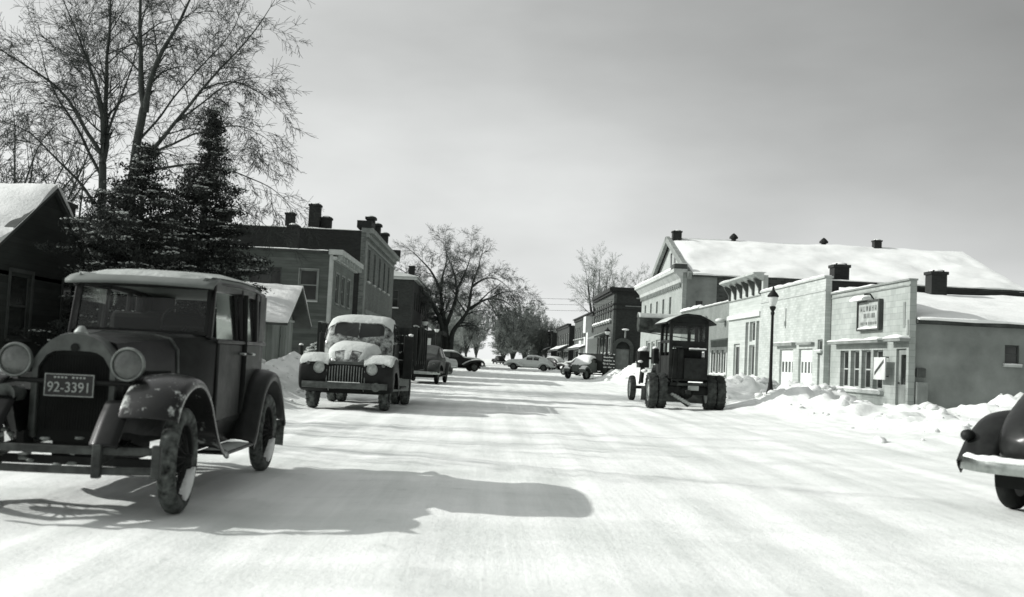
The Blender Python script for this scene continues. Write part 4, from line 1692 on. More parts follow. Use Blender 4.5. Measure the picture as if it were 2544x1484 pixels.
big_tree('bare_tree', 'tall bare tree with upright limbs fanning above the dark gabled house', (-13.9, 40, 0),
         ([(248, 560), (255, 410)], .24, .15),
         [([(255, 410), (262, 340), (270, 110), (276, -120)], .13, 1.0), ([(258, 360), (244, 230), (206, 120), (150, -20)], .09, -1.5),
          ([(255, 380), (152, 225), (45, 150), (-60, 95)], .09, -3.0), ([(262, 330), (330, 180), (352, 60)], .06, 2.5),
          ([(250, 430), (180, 300), (120, 200), (90, 90)], .07, 2.0), ([(235, 500), (150, 400), (80, 330), (0, 300)], .07, -1.0), ([(262, 345), (230, 180), (190, 20)], .06, 4.0)], 40, 11, BIG, 2.3)
big_tree('bare_tree', 'tall forked bare tree spreading drooping boughs over the two evergreens', (-12.3, 38, 0),
         ([(318, 520), (342, 330), (356, 272)], .22, .15),
         [([(356, 272), (352, 150), (344, -40), (338, -120)], .13, .8), ([(356, 275), (396, 150), (440, 72), (500, -60)], .13, -1.0),
          ([(340, 420), (372, 372), (432, 310), (505, 220), (590, 130), (655, 45)], .10, -2.0), ([(430, 312), (520, 240), (600, 195), (640, 192)], .045, -2.5),
          ([(340, 400), (480, 330), (590, 310), (655, 340)], .06, -3), ([(345, 430), (480, 400), (590, 425), (650, 455), (690, 480)], .06, 1.0),
          ([(505, 222), (575, 200), (620, 215), (660, 240)], .04, -1), ([(350, 350), (450, 230), (560, 100), (600, 20)], .05, 2.5), ([(330, 470), (480, 470), (580, 510), (640, 545)], .05, 2)], 38, 23, dict(BIG, droop=.16), 1.8)

ELM = dict(seg=.55, wig=.16, up=.02, droop=.14, rmin=.0095, bare=.06, kids=15, tipk=.9, split=.05, ang=.8, len=.66, jit=.14, lbare=.25, lk=1.0)
big_tree('elm_tree', 'broad bare elm with several trunks forking up beside the cross street', (-4.8, 118, 0),
         ([(1110, 880), (1106, 860)], .5, .42),
         [([(1106, 866), (1098, 813), (1087, 771), (1069, 748), (1051, 727), (1020, 690)], .36, -2), ([(1098, 813), (1088, 770), (1070, 742), (1020, 735)], .12, 3),
          ([(1108, 862), (1108, 813), (1098, 766), (1095, 725), (1085, 694), (1062, 662), (1040, 640)], .36, 1.5), ([(1095, 725), (1100, 690), (1112, 650), (1108, 625)], .18, -1),
          ([(1108, 805), (1121, 776), (1135, 735), (1131, 696), (1121, 663), (1108, 625)], .24, 2), ([(1133, 720), (1150, 690), (1165, 650), (1170, 625)], .16, -2),
          ([(1118, 872), (1124, 823), (1147, 792), (1165, 771), (1168, 735), (1174, 701), (1190, 660)], .36, -1), ([(1165, 771), (1188, 751), (1219, 740), (1250, 745), (1280, 768)], .2, -3),
          ([(1213, 743), (1229, 771), (1242, 802)], .09, 1), ([(1172, 712), (1205, 690), (1235, 690), (1262, 715)], .14, 2), ([(1160, 776), (1130, 740), (1150, 700)], .1, 4), ([(1219, 740), (1255, 722), (1285, 725)], .10, -1),
          ([(1190, 750), (1220, 720), (1250, 700)], .1, 3)], 118, 5, ELM, 2.6, tw=TWIG_ELM)

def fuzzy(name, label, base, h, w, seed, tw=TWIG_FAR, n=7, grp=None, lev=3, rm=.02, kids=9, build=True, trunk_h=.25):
    """a bare tree that reads as a soft mass of twigs far off"""
    rnd = random.Random(seed)
    r = root(name, label, 'tree', base, group=grp)
    tk, cr = MB(), MB()
    P = dict(seg=h * .045, wig=.14, up=.03, droop=.06, rmin=rm, bare=.08, kids=kids, tipk=.8, split=.06, ang=.62, len=.55, jit=.1, lbare=.15, lk=1.0)
    b0 = Vector(base)
    th = h * trunk_h
    tk.tube([b0, b0 + Vector((0, 0, th))], [h * .022, h * .017], 8, caps=False)
    for k in range(n):
        a = 2 * math.pi * (k + rnd.random() * .6) / n
        s = w * (.25 + .6 * rnd.random())
        e = b0 + Vector((math.cos(a) * s, math.sin(a) * s, h * (.72 + .2 * rnd.random())))
        m = b0 + Vector((math.cos(a) * s * .45, math.sin(a) * s * .45, h * .5))
        limb(tk, cr, [b0 + Vector((0, 0, th * (.7 + .3 * rnd.random()))), m, e], h * .011, h * .003, lev - 1, rnd, P, h * .2)
    tk.build('trunk', BARK, r, smooth=180, fix=False)
    cr.build('crown', tw, r, fix=False)
    return r

def retree(src, label, base, rz, s, grp=None):
    c = copy_tree(src)
    c.location = base
    c.rotation_euler = (0, 0, rz)
    c.scale = (s, s, s * .98)
    c['label'] = label
    if grp:
        c['group'] = grp
    return c

FAR = 'bare trees where the street ends'
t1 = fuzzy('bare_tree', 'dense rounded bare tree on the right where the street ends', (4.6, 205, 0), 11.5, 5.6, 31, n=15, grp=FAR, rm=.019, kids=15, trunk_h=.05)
retree(t1, 'thick grey bare tree right of the bright gap, nearest the pale crossing sedan', (7.2, 212, 0), 2.2, .95, FAR)
retree(t1, 'bare tree at the right hand end of the dense grey clump', (9.9, 214, 0), 4.0, .78, FAR)
retree(t1, 'low bare tree edging the bright gap on its right', (3.0, 222, 0), 5.2, .85, FAR)
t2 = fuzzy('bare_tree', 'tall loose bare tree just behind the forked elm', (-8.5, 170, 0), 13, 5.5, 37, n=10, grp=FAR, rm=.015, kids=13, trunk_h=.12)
retree(t2, 'bare tree left of the bright gap, behind the black parked sedan', (-4.2, 190, 0), 2.0, .95, FAR)
retree(t1, 'low dense bare tree left of the bright gap', (-6.2, 215, 0), 1.0, .85, FAR)
retree(t2, 'thin bare tree at the left edge of the street gap', (-3.0, 240, 0), 3.3, .9, FAR)
retree(t2, 'pale thin bare tree beyond the low dark shop row', (15.5, 262, 0), 4.4, .85, FAR)
retree(t2, 'spreading bare tree peeping behind the snowy hipped roof', (-20, 158, 0), 1.2, 1.1, FAR)
retree(t2, 'faint bare tree between the shop row and the dense clump', (12.2, 285, 0), 2.7, .85, FAR)
ROOFT = 'bare trees above the brick corner block'
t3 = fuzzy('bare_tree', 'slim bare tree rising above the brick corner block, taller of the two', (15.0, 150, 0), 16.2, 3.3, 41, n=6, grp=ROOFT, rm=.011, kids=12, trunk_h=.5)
retree(t3, 'wide bare tree above the brick corner block, shorter of the two', (20.5, 156, 0), 1.9, .95, ROOFT)
YARD = 'bare trees behind the gabled house'
t4 = fuzzy('bare_tree', 'slender grey bare tree behind the dark gabled house', (-23.5, 52, 0), 12, 4.6, 43, n=7, grp=YARD, rm=.010, tw=TWIG, kids=7)
retree(t4, 'bare tree at the picture edge beyond the gabled house roof', (-27.5, 57, 0), 2.4, 1.15, YARD)
retree(t4, 'low spreading bare tree close behind the gabled house roof', (-19.5, 49, 0), 4.1, .8, YARD)
retree(t4, 'bare tree beside the street outside the view, casting twig shadows on the road', (-15.5, 17.0, 0), 3.0, .85)

def evergreen(label, base, h, w, seed, lean=0.0, open_=.0):
    """dark cedar: sprays of needle clumps on boughs, snow lodged in them"""
    rnd = random.Random(seed)
    r = root('evergreen_tree', label, 'tree', base, group='evergreens by the gabled house')
    bx, by, bz = base
    tk, cr, sn = MB(), MB(), MB()
    tk.tube([(bx, by, bz), (bx + lean * .5, by, bz + h * .5), (bx + lean, by, bz + h * .97)], [h * .025, h * .016, .02], 8)
    def card(c, s):
        a, b_ = rvec(rnd), rvec(rnd)
        b_ = (b_ - a * b_.dot(a)).normalized()
        cr.add([c - a * s, c + b_ * s * .38, c + a * s, c - b_ * s * .38], [(0, 1, 2, 3)])
    nb = int(h * 27)
    for k in range(nb):
        t = (k + rnd.random()) / nb
        z = h * (.05 + .93 * t)
        ph = k * 2.4 + rnd.random() * 1.2
        prof = min(1.0, (1 - t) * 1.45 + .03) ** .9 * (.85 + .5 * noise.noise(Vector((t * 7, seed, 0))))
        prof *= .9 + .5 * noise.noise(Vector((math.cos(ph) * 1.6, math.sin(ph) * 1.6, t * 5 + seed)))
        R = max(.15, w * prof * (.7 + .4 * rnd.random()))
        c0 = Vector((bx + lean * t, by, bz + z))
        rise = .55 * t + .05 + .2 * rnd.random()
        hd = Vector((math.cos(ph), math.sin(ph), 0))
        side = Vector((-hd.y, hd.x, 0))
        tk.tube([c0, c0 + hd * R * .9 + Vector((0, 0, rise * R * .6))], [.018, .006], 3, caps=False)
        m = max(1, int(R / .24))
        for i in range(m):
            f = .30 + .70 * (i + rnd.random()) / m if R > .5 else rnd.random()
            q = c0 + hd * R * f + Vector((0, 0, rise * R * f - .16 * R * f * f))
            sp = (.16 + .22 * (1 - f)) * (.7 + .5 * min(1.5, R))
            for _ in range(int(42 + 26 * rnd.random())):
                u, v, ww = rnd.gauss(0, .55), rnd.gauss(0, .55), rnd.gauss(0, .5)
                card(q + hd * (u * .24) + side * (v * sp) + Vector((0, 0, ww * .11 + .03)), .03 + .045 * rnd.random())
            if rnd.random() < .34 and f > .45:
                for _ in range(14):
                    u, v = rnd.gauss(0, .5), rnd.gauss(0, .5)
                    sn.ell((q.x + hd.x * u * .24 + side.x * v * sp, q.y + hd.y * u * .24 + side.y * v * sp, q.z + .07 + .03 * rnd.random()), .02 + .04 * rnd.random(), .02 + .04 * rnd.random(), .012 + .014 * rnd.random(), 5, 4, .5, rnd)
    tk.build('trunk', BARK, r, smooth=180, fix=False)
    cr.build('crown', NEEDLE, r, fix=False)
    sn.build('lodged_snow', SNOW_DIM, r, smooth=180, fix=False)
    return r
evergreen('broad snow flecked evergreen next to the dark gabled house', (-9.9, 28.6, 0), 6.6, 2.9, 3, .3)
evergreen('tall narrow evergreen standing before the drooping bare boughs', (-8.9, 31.5, 0), 8.4, 2.15, 7, .2)
evergreen('low bushy evergreen between the broad one and the garden shed', (-10.3, 34.2, 0), 5.4, 2.6, 13, .0)

def bushes():
    for i, (x, y, h, lab) in enumerate(((-7.6, 47.5, 1.3, 'snow dusted twiggy bush beside the clapboard wall, nearer the shed'), (-6.9, 49.5, 1.25, 'snow dusted twiggy bush behind the stake truck fender'))):
        rnd = random.Random(70 + i)
        r = root('snowy_bush', lab, 'bush', (x, y, .2), group='bushes by the clapboard building')
        b, s = MB(), MB()
        for k in range(70):
            a = rnd.random() * 6.28
            d = Vector((math.cos(a) * .6, math.sin(a) * .6, 1)).normalized()
            branch(b, b, Vector((x + rnd.gauss(0, .3), y + rnd.gauss(0, .3), .1)), d, .014, h * (.6 + .5 * rnd.random()), 1, rnd, dict(seg=.16, wig=.2, up=.02, droop=.1, rmin=.006, bare=.2, kids=7, tipk=1, split=0, ang=.7, len=.5))
        for k in range(140):
            a, q = rnd.random() * 6.28, rnd.random() ** .5
            s.ell((x + math.cos(a) * q * .8, y + math.sin(a) * q * .8, .2 + h * (.95 - .45 * q * q) + rnd.gauss(0, .06)), .11 + .08 * rnd.random(), .11 + .08 * rnd.random(), .05, 6, 4, .5, rnd)
        b.build('twigs', WOOD_DK, r, fix=False)
        s.build('lodged_snow', SNOW_DIM, r, smooth=180)
    r = root('wooden_post', 'short dark weathered post standing in the left snow bank by the bushes', 'post', (-7.95, 44.5, 0))
    b = MB()
    b.tube([(-7.95, 44.5, 0), (-7.93, 44.5, .7), (-7.96, 44.5, 1.38)], [.11, .1, .09], 8)
    q = b.build('shaft', WOOD_DK, r, smooth=40)
    b = MB()
    b.ell((-7.96, 44.5, 1.38), .1, .1, .06, 8, 5)
    b.build('snow_cap', SNOW, r, smooth=180)
bushes()

# ------------------------------------------------------------------ vehicle helpers (local axes: +y ahead, +x right side, z up)
def cross(pts, y):
    """mirror a half outline (x, z) given from bottom centre to top centre into a closed ring at y"""
    l = [(-x, y, z) for (x, z) in pts[::-1] if x > 1e-6]
    return [(x, y, z) for (x, z) in pts] + l

def arch_fender(path, x0, x1, crown=.05, lip=.10, side=1, inner=0.0, nx=7):
    """mudguard: path of (y, z) over the wheel, swept from x0 (inboard) to x1 (outboard) with a rounded outer edge and lip"""
    b = MB()
    n = len(path)
    rings = []
    for i, (y, z) in enumerate(path):
        a = path[max(0, i - 1)]
        c = path[min(n - 1, i + 1)]
        t = Vector((0, c[0] - a[0], c[1] - a[1])).normalized()
        nn = Vector((0, t.z, -t.y))
        if nn.z < 0 or (abs(nn.z) < .05 and False):
            nn = -nn
        # outward: away from a point under the middle of the arch
        mid = Vector((0, (path[0][0] + path[-1][0]) / 2, .3))
        if nn.dot(Vector((0, y, z)) - mid) < 0:
            nn = -nn
        ring = []
        if inner:
            ring.append(Vector((x0, y, z)) - nn * inner)
        for k in range(nx):
            u = k / (nx - 1)
            h = crown * math.sin(math.pi * min(1, .15 + u * .75))
            ring.append(Vector((x0 + (x1 - x0) * (u ** .9), y, z)) + nn * h)
        e = ring[-1]
        ring.append(e + Vector(((x1 - x0) * .03, 0, 0)) - nn * lip * .45)
        ring.append(e + Vector(((x1 - x0) * .02, 0, 0)) - nn * lip)
        rings.append([(side * p.x, p.y, p.z) for p in ring])
    b.loft(rings, closed=False, caps=False)
    return b

def smooth_path(p, n=4):
    """Catmull-Rom through 2D points"""
    out = []
    for i in range(len(p) - 1):
        a, b_, c, d = p[max(0, i - 1)], p[i], p[i + 1], p[min(len(p) - 1, i + 2)]
        for k in range(n):
            t = k / n
            out.append(tuple(.5 * (2 * b_[j] + (c[j] - a[j]) * t + (2 * a[j] - 5 * b_[j] + 4 * c[j] - d[j]) * t * t + (3 * b_[j] - a[j] - 3 * c[j] + d[j]) * t ** 3) for j in range(len(b_))))
    out.append(tuple(p[-1]))
    return out

def tyre_mb(r, w, ri, lugs=0, lug_h=.004, n=40, seed=0):
    """tyre about the x axis at the origin, with tread blocks when lugs > 0"""
    b = MB()
    prof = [(ri, -w * .36), (ri + (r - ri) * .45, -w * .52), (r - .03, -w * .46), (r - .008, -w * .30), (r, 0), (r - .008, w * .30), (r - .03, w * .46), (ri + (r - ri) * .45, w * .52), (ri, w * .36)]
    b.lathe((0, 0, 0), (1, 0, 0), prof, n)
    if lugs:
        for k in range(lugs):
            for s in (-1, 1):
                t = 2 * math.pi * (k + (.5 if s > 0 else 0)) / lugs
                t2 = t + math.pi / lugs * .9
                dn = Vector((0, math.cos(t), math.sin(t)))
                dm = Vector((0, math.cos(t2), math.sin(t2)))
                p = dn * (r - .012) + Vector((s * w * .47, 0, 0))
                q = dm * (r + .002) + Vector((s * w * .03, 0, 0))
                b.bar(p, q, math.pi * r / lugs * .75, lug_h * 2, up=(dn + dm))
    return b

def wheel(par, loc, r, w, kind='disc', tyre_m=None, rim_m=None, lugs=0, steer=0.0, rim_r=None, out=1, snow=False, cache={}):
    """wheel > tyre (and lodged snow); out = +1 when the outer face looks to +x"""
    key = (round(r, 3), round(w, 3), kind, tyre_m.name, rim_m.name, lugs, out, snow)
    ri = rim_r or r * .68
    if key in cache:
        o = copy_tree(cache[key], par)
        o.location = loc
        o.rotation_euler = (0, 0, steer)
        return o
    b = MB()
    s = out
    if kind == 'spoke':
        b.lathe((0, 0, 0), (1, 0, 0), [(ri, -w * .36), (ri - .02, -w * .30), (ri - .03, 0), (ri - .02, w * .30), (ri, w * .36), (ri - .005, 0)], 40, closed=True)
        b.lathe((0, 0, 0), (s, 0, 0), [(0, .1), (.035, .1), (.045, .085), (.05, .06), (.06, .055), (.085, .02), (.085, -.06), (0, -.06)], 20)
        for k in range(30):
            t = 2 * math.pi * k / 30
            t2 = t + (.25 if k % 2 else -.25)
            d0 = Vector((0, math.cos(t2), math.sin(t2))) * .05
            d1 = Vector((0, math.cos(t), math.sin(t))) * (ri - .025)
            h = .06 if k % 2 else -.02
            b.tube([d0 + Vector((s * h, 0, 0)), d1], .0055, 5, caps=False)
        b.lathe((-s * .05, 0, 0), (1, 0, 0), [(0, -.015), (.15, -.015), (.15, .015), (0, .015)], 20)
    else:
        b.lathe((0, 0, 0), (s, 0, 0), [(ri + .005, w * .38), (ri - .03, w * .40), (ri - .04, w * .22), (ri * .62, w * .10), (ri * .58, w * .30), (ri * .4, w * .36), (ri * .18, w * .40), (ri * .16, w * .46), (0, w * .48)], 28)
        b.lathe((0, 0, 0), (s, 0, 0), [(ri + .005, -w * .36), (ri * .6, -w * .3), (0, -w * .3)], 24)
        if kind == 'holes':
            for k in range(6):
                t = 2 * math.pi * k / 6
                c = Vector((s * w * .12, math.cos(t) * ri * .75, math.sin(t) * ri * .75))
                b.cyl(c, c + Vector((s * w * .14, 0, 0)), ri * .07, n=8)
    o = b.build('wheel', rim_m, par, smooth=40, world=False)
    tyre_mb(r, w, ri, lugs).build('tyre', tyre_m, o, smooth=40, world=False)
    if snow:
        g = MB()
        rn = random.Random(3)
        # snow packed into the lower and upper part of the rim
        for (a0, a1, rr0, rr1) in ((196, 268, .15, ri - .005),):
            rings = []
            for k in range(11):
                t = R_(a0 + (a1 - a0) * k / 10)
                e = math.sin(math.pi * k / 10)
                i_ = rr1 - (rr1 - rr0) * e * (.75 + .4 * rn.random()) * .8
                dn = Vector((0, math.cos(t), math.sin(t)))
                rings.append([dn * rr1 + Vector((s * .01, 0, 0)), dn * i_ + Vector((s * .01, 0, 0)), dn * i_ + Vector((s * .045, 0, 0)), dn * ((i_ + rr1) / 2) + Vector((s * (.062 + .012 * e), 0, 0)), dn * (rr1 + .02) + Vector((s * .068, 0, 0))])
            g.loft(rings)
        g.build('packed_snow', SNOW, o, smooth=60, world=False)
    o.location = loc
    o.rotation_euler = (0, 0, steer)
    cache[key] = o
    return o

def headlamp(par, c, r, depth, rim_m, body_m, lens_m, tilt=0.0):
    c = Vector(c)
    b = MB()
    b.lathe(c, (0, 1, 0), [(0, -depth), (r * .35, -depth * .93), (r * .7, -depth * .62), (r * .93, -depth * .2), (r, 0), (r * .97, .012)], 28)
    o = b.build('headlamp', body_m, par, smooth=50, world=False)
    b = MB()
    b.lathe(c, (0, 1, 0), [(r * .97, .0), (r * 1.07, .0), (r * 1.09, .014), (r * 1.03, .03), (r * .94, .028), (r * .94, .01)], 32)
    b.build('rim', rim_m, o, smooth=50, world=False)
    b = MB()
    b.lathe(c, (0, 1, 0), [(r * .95, .015), (r * .7, .03), (r * .35, .04), (0, .044)], 28)
    b.build('lens', lens_m, o, smooth=60, world=False)
    return o

def frosted_paint(name, v, lo=.545, hi=.61, sc=5.5, frost=.5):
    """glossy black with patches of frozen slush stuck to it"""
    m = car_paint(name, v, .22, .15, 1.6)
    nt = m.node_tree
    bs = nt.nodes['Principled BSDF']
    tc = _n(nt, 'ShaderNodeTexCoord').outputs['Object']
    f = _ramp(nt, _noise(nt, tc, sc, 7, .7, (1, .8, 1)), [(lo, 0.0), (hi, .85)])
    old = bs.inputs['Base Color'].links[0].from_socket
    nt.links.new(_mixc(nt, f, old, T(frost)), bs.inputs['Base Color'])
    return m

LENS = plain('lamp_lens', .075, .18, .35, 14, .5, 34, .6)

# ------------------------------------------------------------------ the old boxy sedan close on the left
def old_sedan():
    r = root('vintage_sedan', 'old black boxy sedan with round headlamps and a 92-3391 plate parked nearest on the left', 'car')
    PA = car_paint('black_enamel', .004, .26, .12, .7)
    PA2 = car_paint('dusty_black_enamel', .009, .36, .30, .5)
    ROOF = car_paint('salted_roof', .14, .5, 1.0, .1)
    SHELL = plain('dull_shell', .075, .38, .5, 6, .1, 40, .3, .2)
    LAMPRIM = plain('lamp_rim', .16, .4, .5, 12, .1, 40, .4, .4)
    SLUSH = snow_mat('dirty_slush', .26, .6, .12)
    BUMP = plain('rusty_bumper', .04, .5, .7, 9, .3, 40, .3, .2)
    QUARTER = car_paint('quarter_sky_sheen', .022, .4, .5, .5)  # paler base colour: the rear door's sky reflection painted in
    FROSTED = frosted_paint('frosted_enamel', .004)
    K = dict(world=False)
    def hood_half(w, zb, zt, e=.35):
        return [(0, zb), (w, zb), (w, zb + (zt - zb) * .55), (w * .97, zt - (zt - zb) * .18), (w * .82, zt - (zt - zb) * .05), (w * .5, zt - .006), (w * .2, zt), (0, zt)]
    # radiator shell with arched top
    def shell_out(w, z0, z1, n=10):
        o = [(-w, z0), (-w, z1 - .20)]
        for k in range(1, n):
            t = k / n
            x = -w + 2 * w * t
            q = abs(2 * t - 1)
            o.append((x, z1 - .20 * q ** 2.6 + .0))
        o += [(w, z1 - .20), (w, z0)]
        return o
    def shell_in(w, z0, z1, n=10):
        o = [(-w, z0), (-w, z1 - .12)]
        for k in range(1, n):
            t = k / n
            q = abs(2 * t - 1)
            o.append((-w + 2 * w * t, z1 - .12 * q ** 5))
        o += [(w, z1 - .12), (w, z0)]
        return o
    so, si = shell_out(.29, .52, 1.235), shell_in(.25, .50, 1.115)
    b = MB()
    n = len(so)
    for (y, oo, ii) in ((.16, so, si),):
        f0 = [(x * .985, .165, z - .004) for x, z in so]
        f1 = [(x, .14, z) for x, z in so]
        f2 = [(x, .0, z) for x, z in so]
        g0 = [(x, .16, z) for x, z in si]
        g1 = [(x, .10, z) for x, z in si]
        b.loft([g1, g0, f0, f1, f2], closed=False, caps=False)
    b.build('radiator_shell', SHELL, r, smooth=50, solid=.006, **K)
    b = MB()
    b.prism([(x, z) for x, z in shell_in(.251, .48, 1.115)], 'y', .06, .105)
    for k in range(22):
        x = -.2 + k * .4 / 21
        b.box(x - .003, x + .003, .105, .112, .56, 1.08)
    rad = b.build('radiator', BLACK, r, **K)
    b = MB()
    b.lathe((0, .08, 1.215), (0, 0, 1), [(.045, 0), (.05, .03), (.035, .05), (.02, .07), (0, .075)], 14)
    b.build('radiator_cap', CHROME, r, smooth=40, **K)
    b = MB()
    b.lathe((0, .168, 1.135), (0, 1, 0), [(0, .0), (.028, .0), (.03, .006), (0, .01)], 16)
    b.build('badge', BLACK, r, **K)
    # bonnet
    rings = []
    for (y, w, zb, zt) in ((.0, .268, .60, 1.205), (-.3, .315, .60, 1.225), (-.6, .365, .60, 1.245), (-.86, .41, .60, 1.26)):
        rings.append(cross(hood_half(w, zb, zt), y))
    b = MB()
    b.loft(rings)
    hood = b.build('bonnet', PA, r, smooth=35, **K)
    b = MB()
    for s in (-1, 1):
        for k in range(18):
            y = -.14 - k * .035
            w = .268 + (.41 - .268) * (-y / .86)
            b.bar((s * (w + .002), y, .72), (s * (w + .002), y, .98), .012, .008, up=(0, 1, 0))
    b.build('bonnet_louvres', PA2, r, **K)
    b = MB()
    rings = [cross(hood_half(w, .6, zt), y) for (y, w, zt) in ((-.845, .418, 1.268), (-.875, .424, 1.27))]
    b.loft(rings)
    b.build('cowl_band', DULLMETAL, r, smooth=40, **K)
    # cowl and lower body
    def body_half(w, zb, zt, rd=.05):
        return [(0, zb), (w - .04, zb), (w - .01, zb + .08), (w, zb + .3), (w, zt - rd), (w - rd * .4, zt - rd * .2), (w - rd, zt), (w * .5, zt + .004), (0, zt + .006)]
    st = [(-.88, .415, .58, 1.268, .2), (-1.05, .52, .54, 1.275, .12), (-1.22, .60, .50, 1.27, .05), (-1.5, .625, .48, 1.25, .03), (-2.1, .645, .48, 1.245, .03), (-2.7, .64, .5, 1.245, .03), (-3.0, .61, .55, 1.245, .04), (-3.12, .55, .62, 1.24, .05)]
    b = MB()
    b.loft([cross(body_half(w, zb, zt, rd), y) for (y, w, zb, zt, rd) in st])
    body = b.build('body', PA2, r, smooth=35, **K)
    # seats and wheel inside
    for (y, z) in ((-1.95, 1.46), (-2.85, 1.5)):
        b = MB()
        b.box(-.52, .52, y - .09, y + .09, 1.2, z)
        b.build('seat', BLACK, r, bevel=.05, **K)
    b = MB()
    c = Vector((-.28, -1.46, 1.34))
    ring = []
    for k in range(25):
        t = 2 * math.pi * k / 24
        ring.append(c + Vector((.2 * math.cos(t), .2 * math.sin(t) * .5, .2 * math.sin(t) * .86)))
    b.tube(ring, .013, 6)
    b.tube([c, c + Vector((0, .3, -.17))], .016, 6)
    b.bar(c - Vector((.2, 0, 0)), c + Vector((.2, 0, 0)), .02, .012)
    b.build('steering_wheel', IRON, r, smooth=40, **K)
    # pillars
    b = MB()
    zt = 1.70
    P = [(-1.16, .565, -1.26, .555, .055), (-2.03, .625, -2.03, .60, .07), (-2.62, .62, -2.62, .60, .06)]
    for s in (-1, 1):
        for (y0, x0, y1, x1, w) in P:
            b.bar((s * x0, y0, 1.24), (s * x1, y1, zt), .045, w, up=(0, 1, 0))
        b.box(s * .54, s * .61, -3.08, -2.80, 1.24, zt)
        # header over the side windows
        b.bar((s * .565, -1.2, zt - .02), (s * .59, -2.0, zt), .05, .09)
        b.bar((s * .59, -2.0, zt), (s * .575, -3.06, zt - .02), .05, .09)
    b.box(-.56, .56, -3.09, -3.05, 1.24, 1.40)
    b.box(-.56, -.3, -3.09, -3.05, 1.40, zt)
    b.box(.3, .56, -3.09, -3.05, 1.40, zt)
    b.box(-.56, .56, -1.30, -1.24, 1.66, 1.72)
    b.build('pillars', PA, r, bevel=.012, **K)
    # windscreen frame and glass
    b = MB()
    for s in (-1, 1):
        b.bar((s * .535, -1.15, 1.275), (s * .53, -1.235, 1.67), .03, .03)
    b.bar((-.535, -1.15, 1.285), (.535, -1.15, 1.285), .03, .03)
    b.bar((-.53, -1.235, 1.665), (.53, -1.235, 1.665), .03, .03)
    ws = b.build('windscreen', IRON, r, **K)
    b = MB()
    b.add([(-.525, -1.155, 1.29), (.525, -1.155, 1.29), (.52, -1.232, 1.66), (-.52, -1.232, 1.66)], [(0, 1, 2, 3)])
    b.build('pane', CARGLASS, ws, **K)
    # side windows
    for s in (-1, 1):
        for (y0, y1) in ((-1.24, -1.98), (-2.08, -2.58), (-2.66, -2.84)):
            b = MB()
            xa = .60 if y0 > -2 else .598
            b.add([(s * xa, y0 - .02, 1.25), (s * (xa + .012), y1 + .02, 1.25), (s * (xa - .02), y1 + .02, 1.66), (s * (xa - .03), y0 - .02, 1.66)], [(0, 1, 2, 3)])
            b.build('side_window', CARGLASS, r, **K)
        # doors: raised panel, belt moulding, shut lines, handle, hinges
        for (y0, y1) in ((-1.24, -2.0), (-2.06, -2.72)):
            b = MB()
            w = .632 if y0 > -2 else .650
            w2 = .648 if y0 > -2 else .648
            b.add([(s * w, y0 - .02, .56), (s * w2, y1 + .02, .58), (s * w2, y1 + .02, 1.215), (s * (w - .004), y0 - .02, 1.215),
                   (s * (w - .03), y0 - .02, .56), (s * (w2 - .03), y1 + .02, .58), (s * (w2 - .03), y1 + .02, 1.215), (s * (w - .034), y0 - .02, 1.215)],
                  [(0, 1, 2, 3), (7, 6, 5, 4), (0, 4, 5, 1), (1, 5, 6, 2), (2, 6, 7, 3), (3, 7, 4, 0)])
            d = b.build('door', PA2 if y0 > -2 else QUARTER, r, bevel=.012, **K)
            b = MB()
            yy = y1 + .1 if y0 > -2 else y0 - .1
            b.tube([(s * w2, yy, 1.13), (s * (w2 + .05), yy, 1.13), (s * (w2 + .052), yy + (.09 if y0 > -2 else -.09), 1.125)], .011, 6)
            b.build('handle', CHROME, d, **K)
        b = MB()   # black strip standing in for the shade in the shut gap behind the front door
        b.tube([(s * .648, -2.01, 1.66), (s * .652, -2.035, 1.2), (s * .654, -2.02, .85), (s * .65, -1.97, .60)], [.022, .03, .03, .022], 6)
        b.build('door_gap_shade', BLACK, r, smooth=60, **K)
        b = MB()
        b.bar((s * .62, -1.2, 1.228), (s * .66, -2.05, 1.228), .02, .03)
        b.bar((s * .66, -2.05, 1.228), (s * .62, -3.05, 1.228), .02, .03)
        b.build('belt_moulding', PA, r, bevel=.006, **K)
    # roof with rounded edges, visor
    def roof_half(w, z0, zt):
        return [(0, z0), (w - .02, z0), (w, z0 + .03), (w - .012, z0 + .07), (w - .06, zt - .045), (w - .2, zt - .012), (w * .35, zt), (0, zt + .004)]
    rs = [(-1.13, .52, 1.675, 1.72), (-1.2, .56, 1.675, 1.755), (-1.4, .60, 1.68, 1.79), (-1.9, .625, 1.69, 1.825), (-2.5, .62, 1.69, 1.825), (-2.9, .59, 1.67, 1.79), (-3.08, .545, 1.64, 1.74), (-3.14, .50, 1.64, 1.70)]
    b = MB()
    b.loft([cross(roof_half(w, z0, z1), y) for (y, w, z0, z1) in rs])
    roof = b.build('roof', ROOF, r, smooth=50, **K)
    b = MB()
    for s in (-1, 1):
        b.tube([(s * .535, -1.14, 1.70), (s * .595, -1.4, 1.712), (s * .63, -1.9, 1.722), (s * .625, -2.5, 1.722), (s * .59, -2.95, 1.70)], .013, 6)
    b.build('drip_rail', PA, r, smooth=60, **K)
    b = MB()
    vis = []
    for (y, z, w) in ((-1.24, 1.74, .60), (-1.12, 1.715, .605), (-1.02, 1.675, .605), (-1.01, 1.65, .60)):
        vis.append([(x * w, y + .05 * (1 - abs(x) ** 2) - .05, z + .014 * (1 - x * x)) for x in [k / 8 - 1 for k in range(17)]])
    b.loft(vis, closed=False, caps=False)
    b.build('visor', ROOF, r, smooth=60, solid=.014, **K)
    snowcap(roof, SNOW_DIM, .8, .022, 'snow_cover', 3, 2.2)
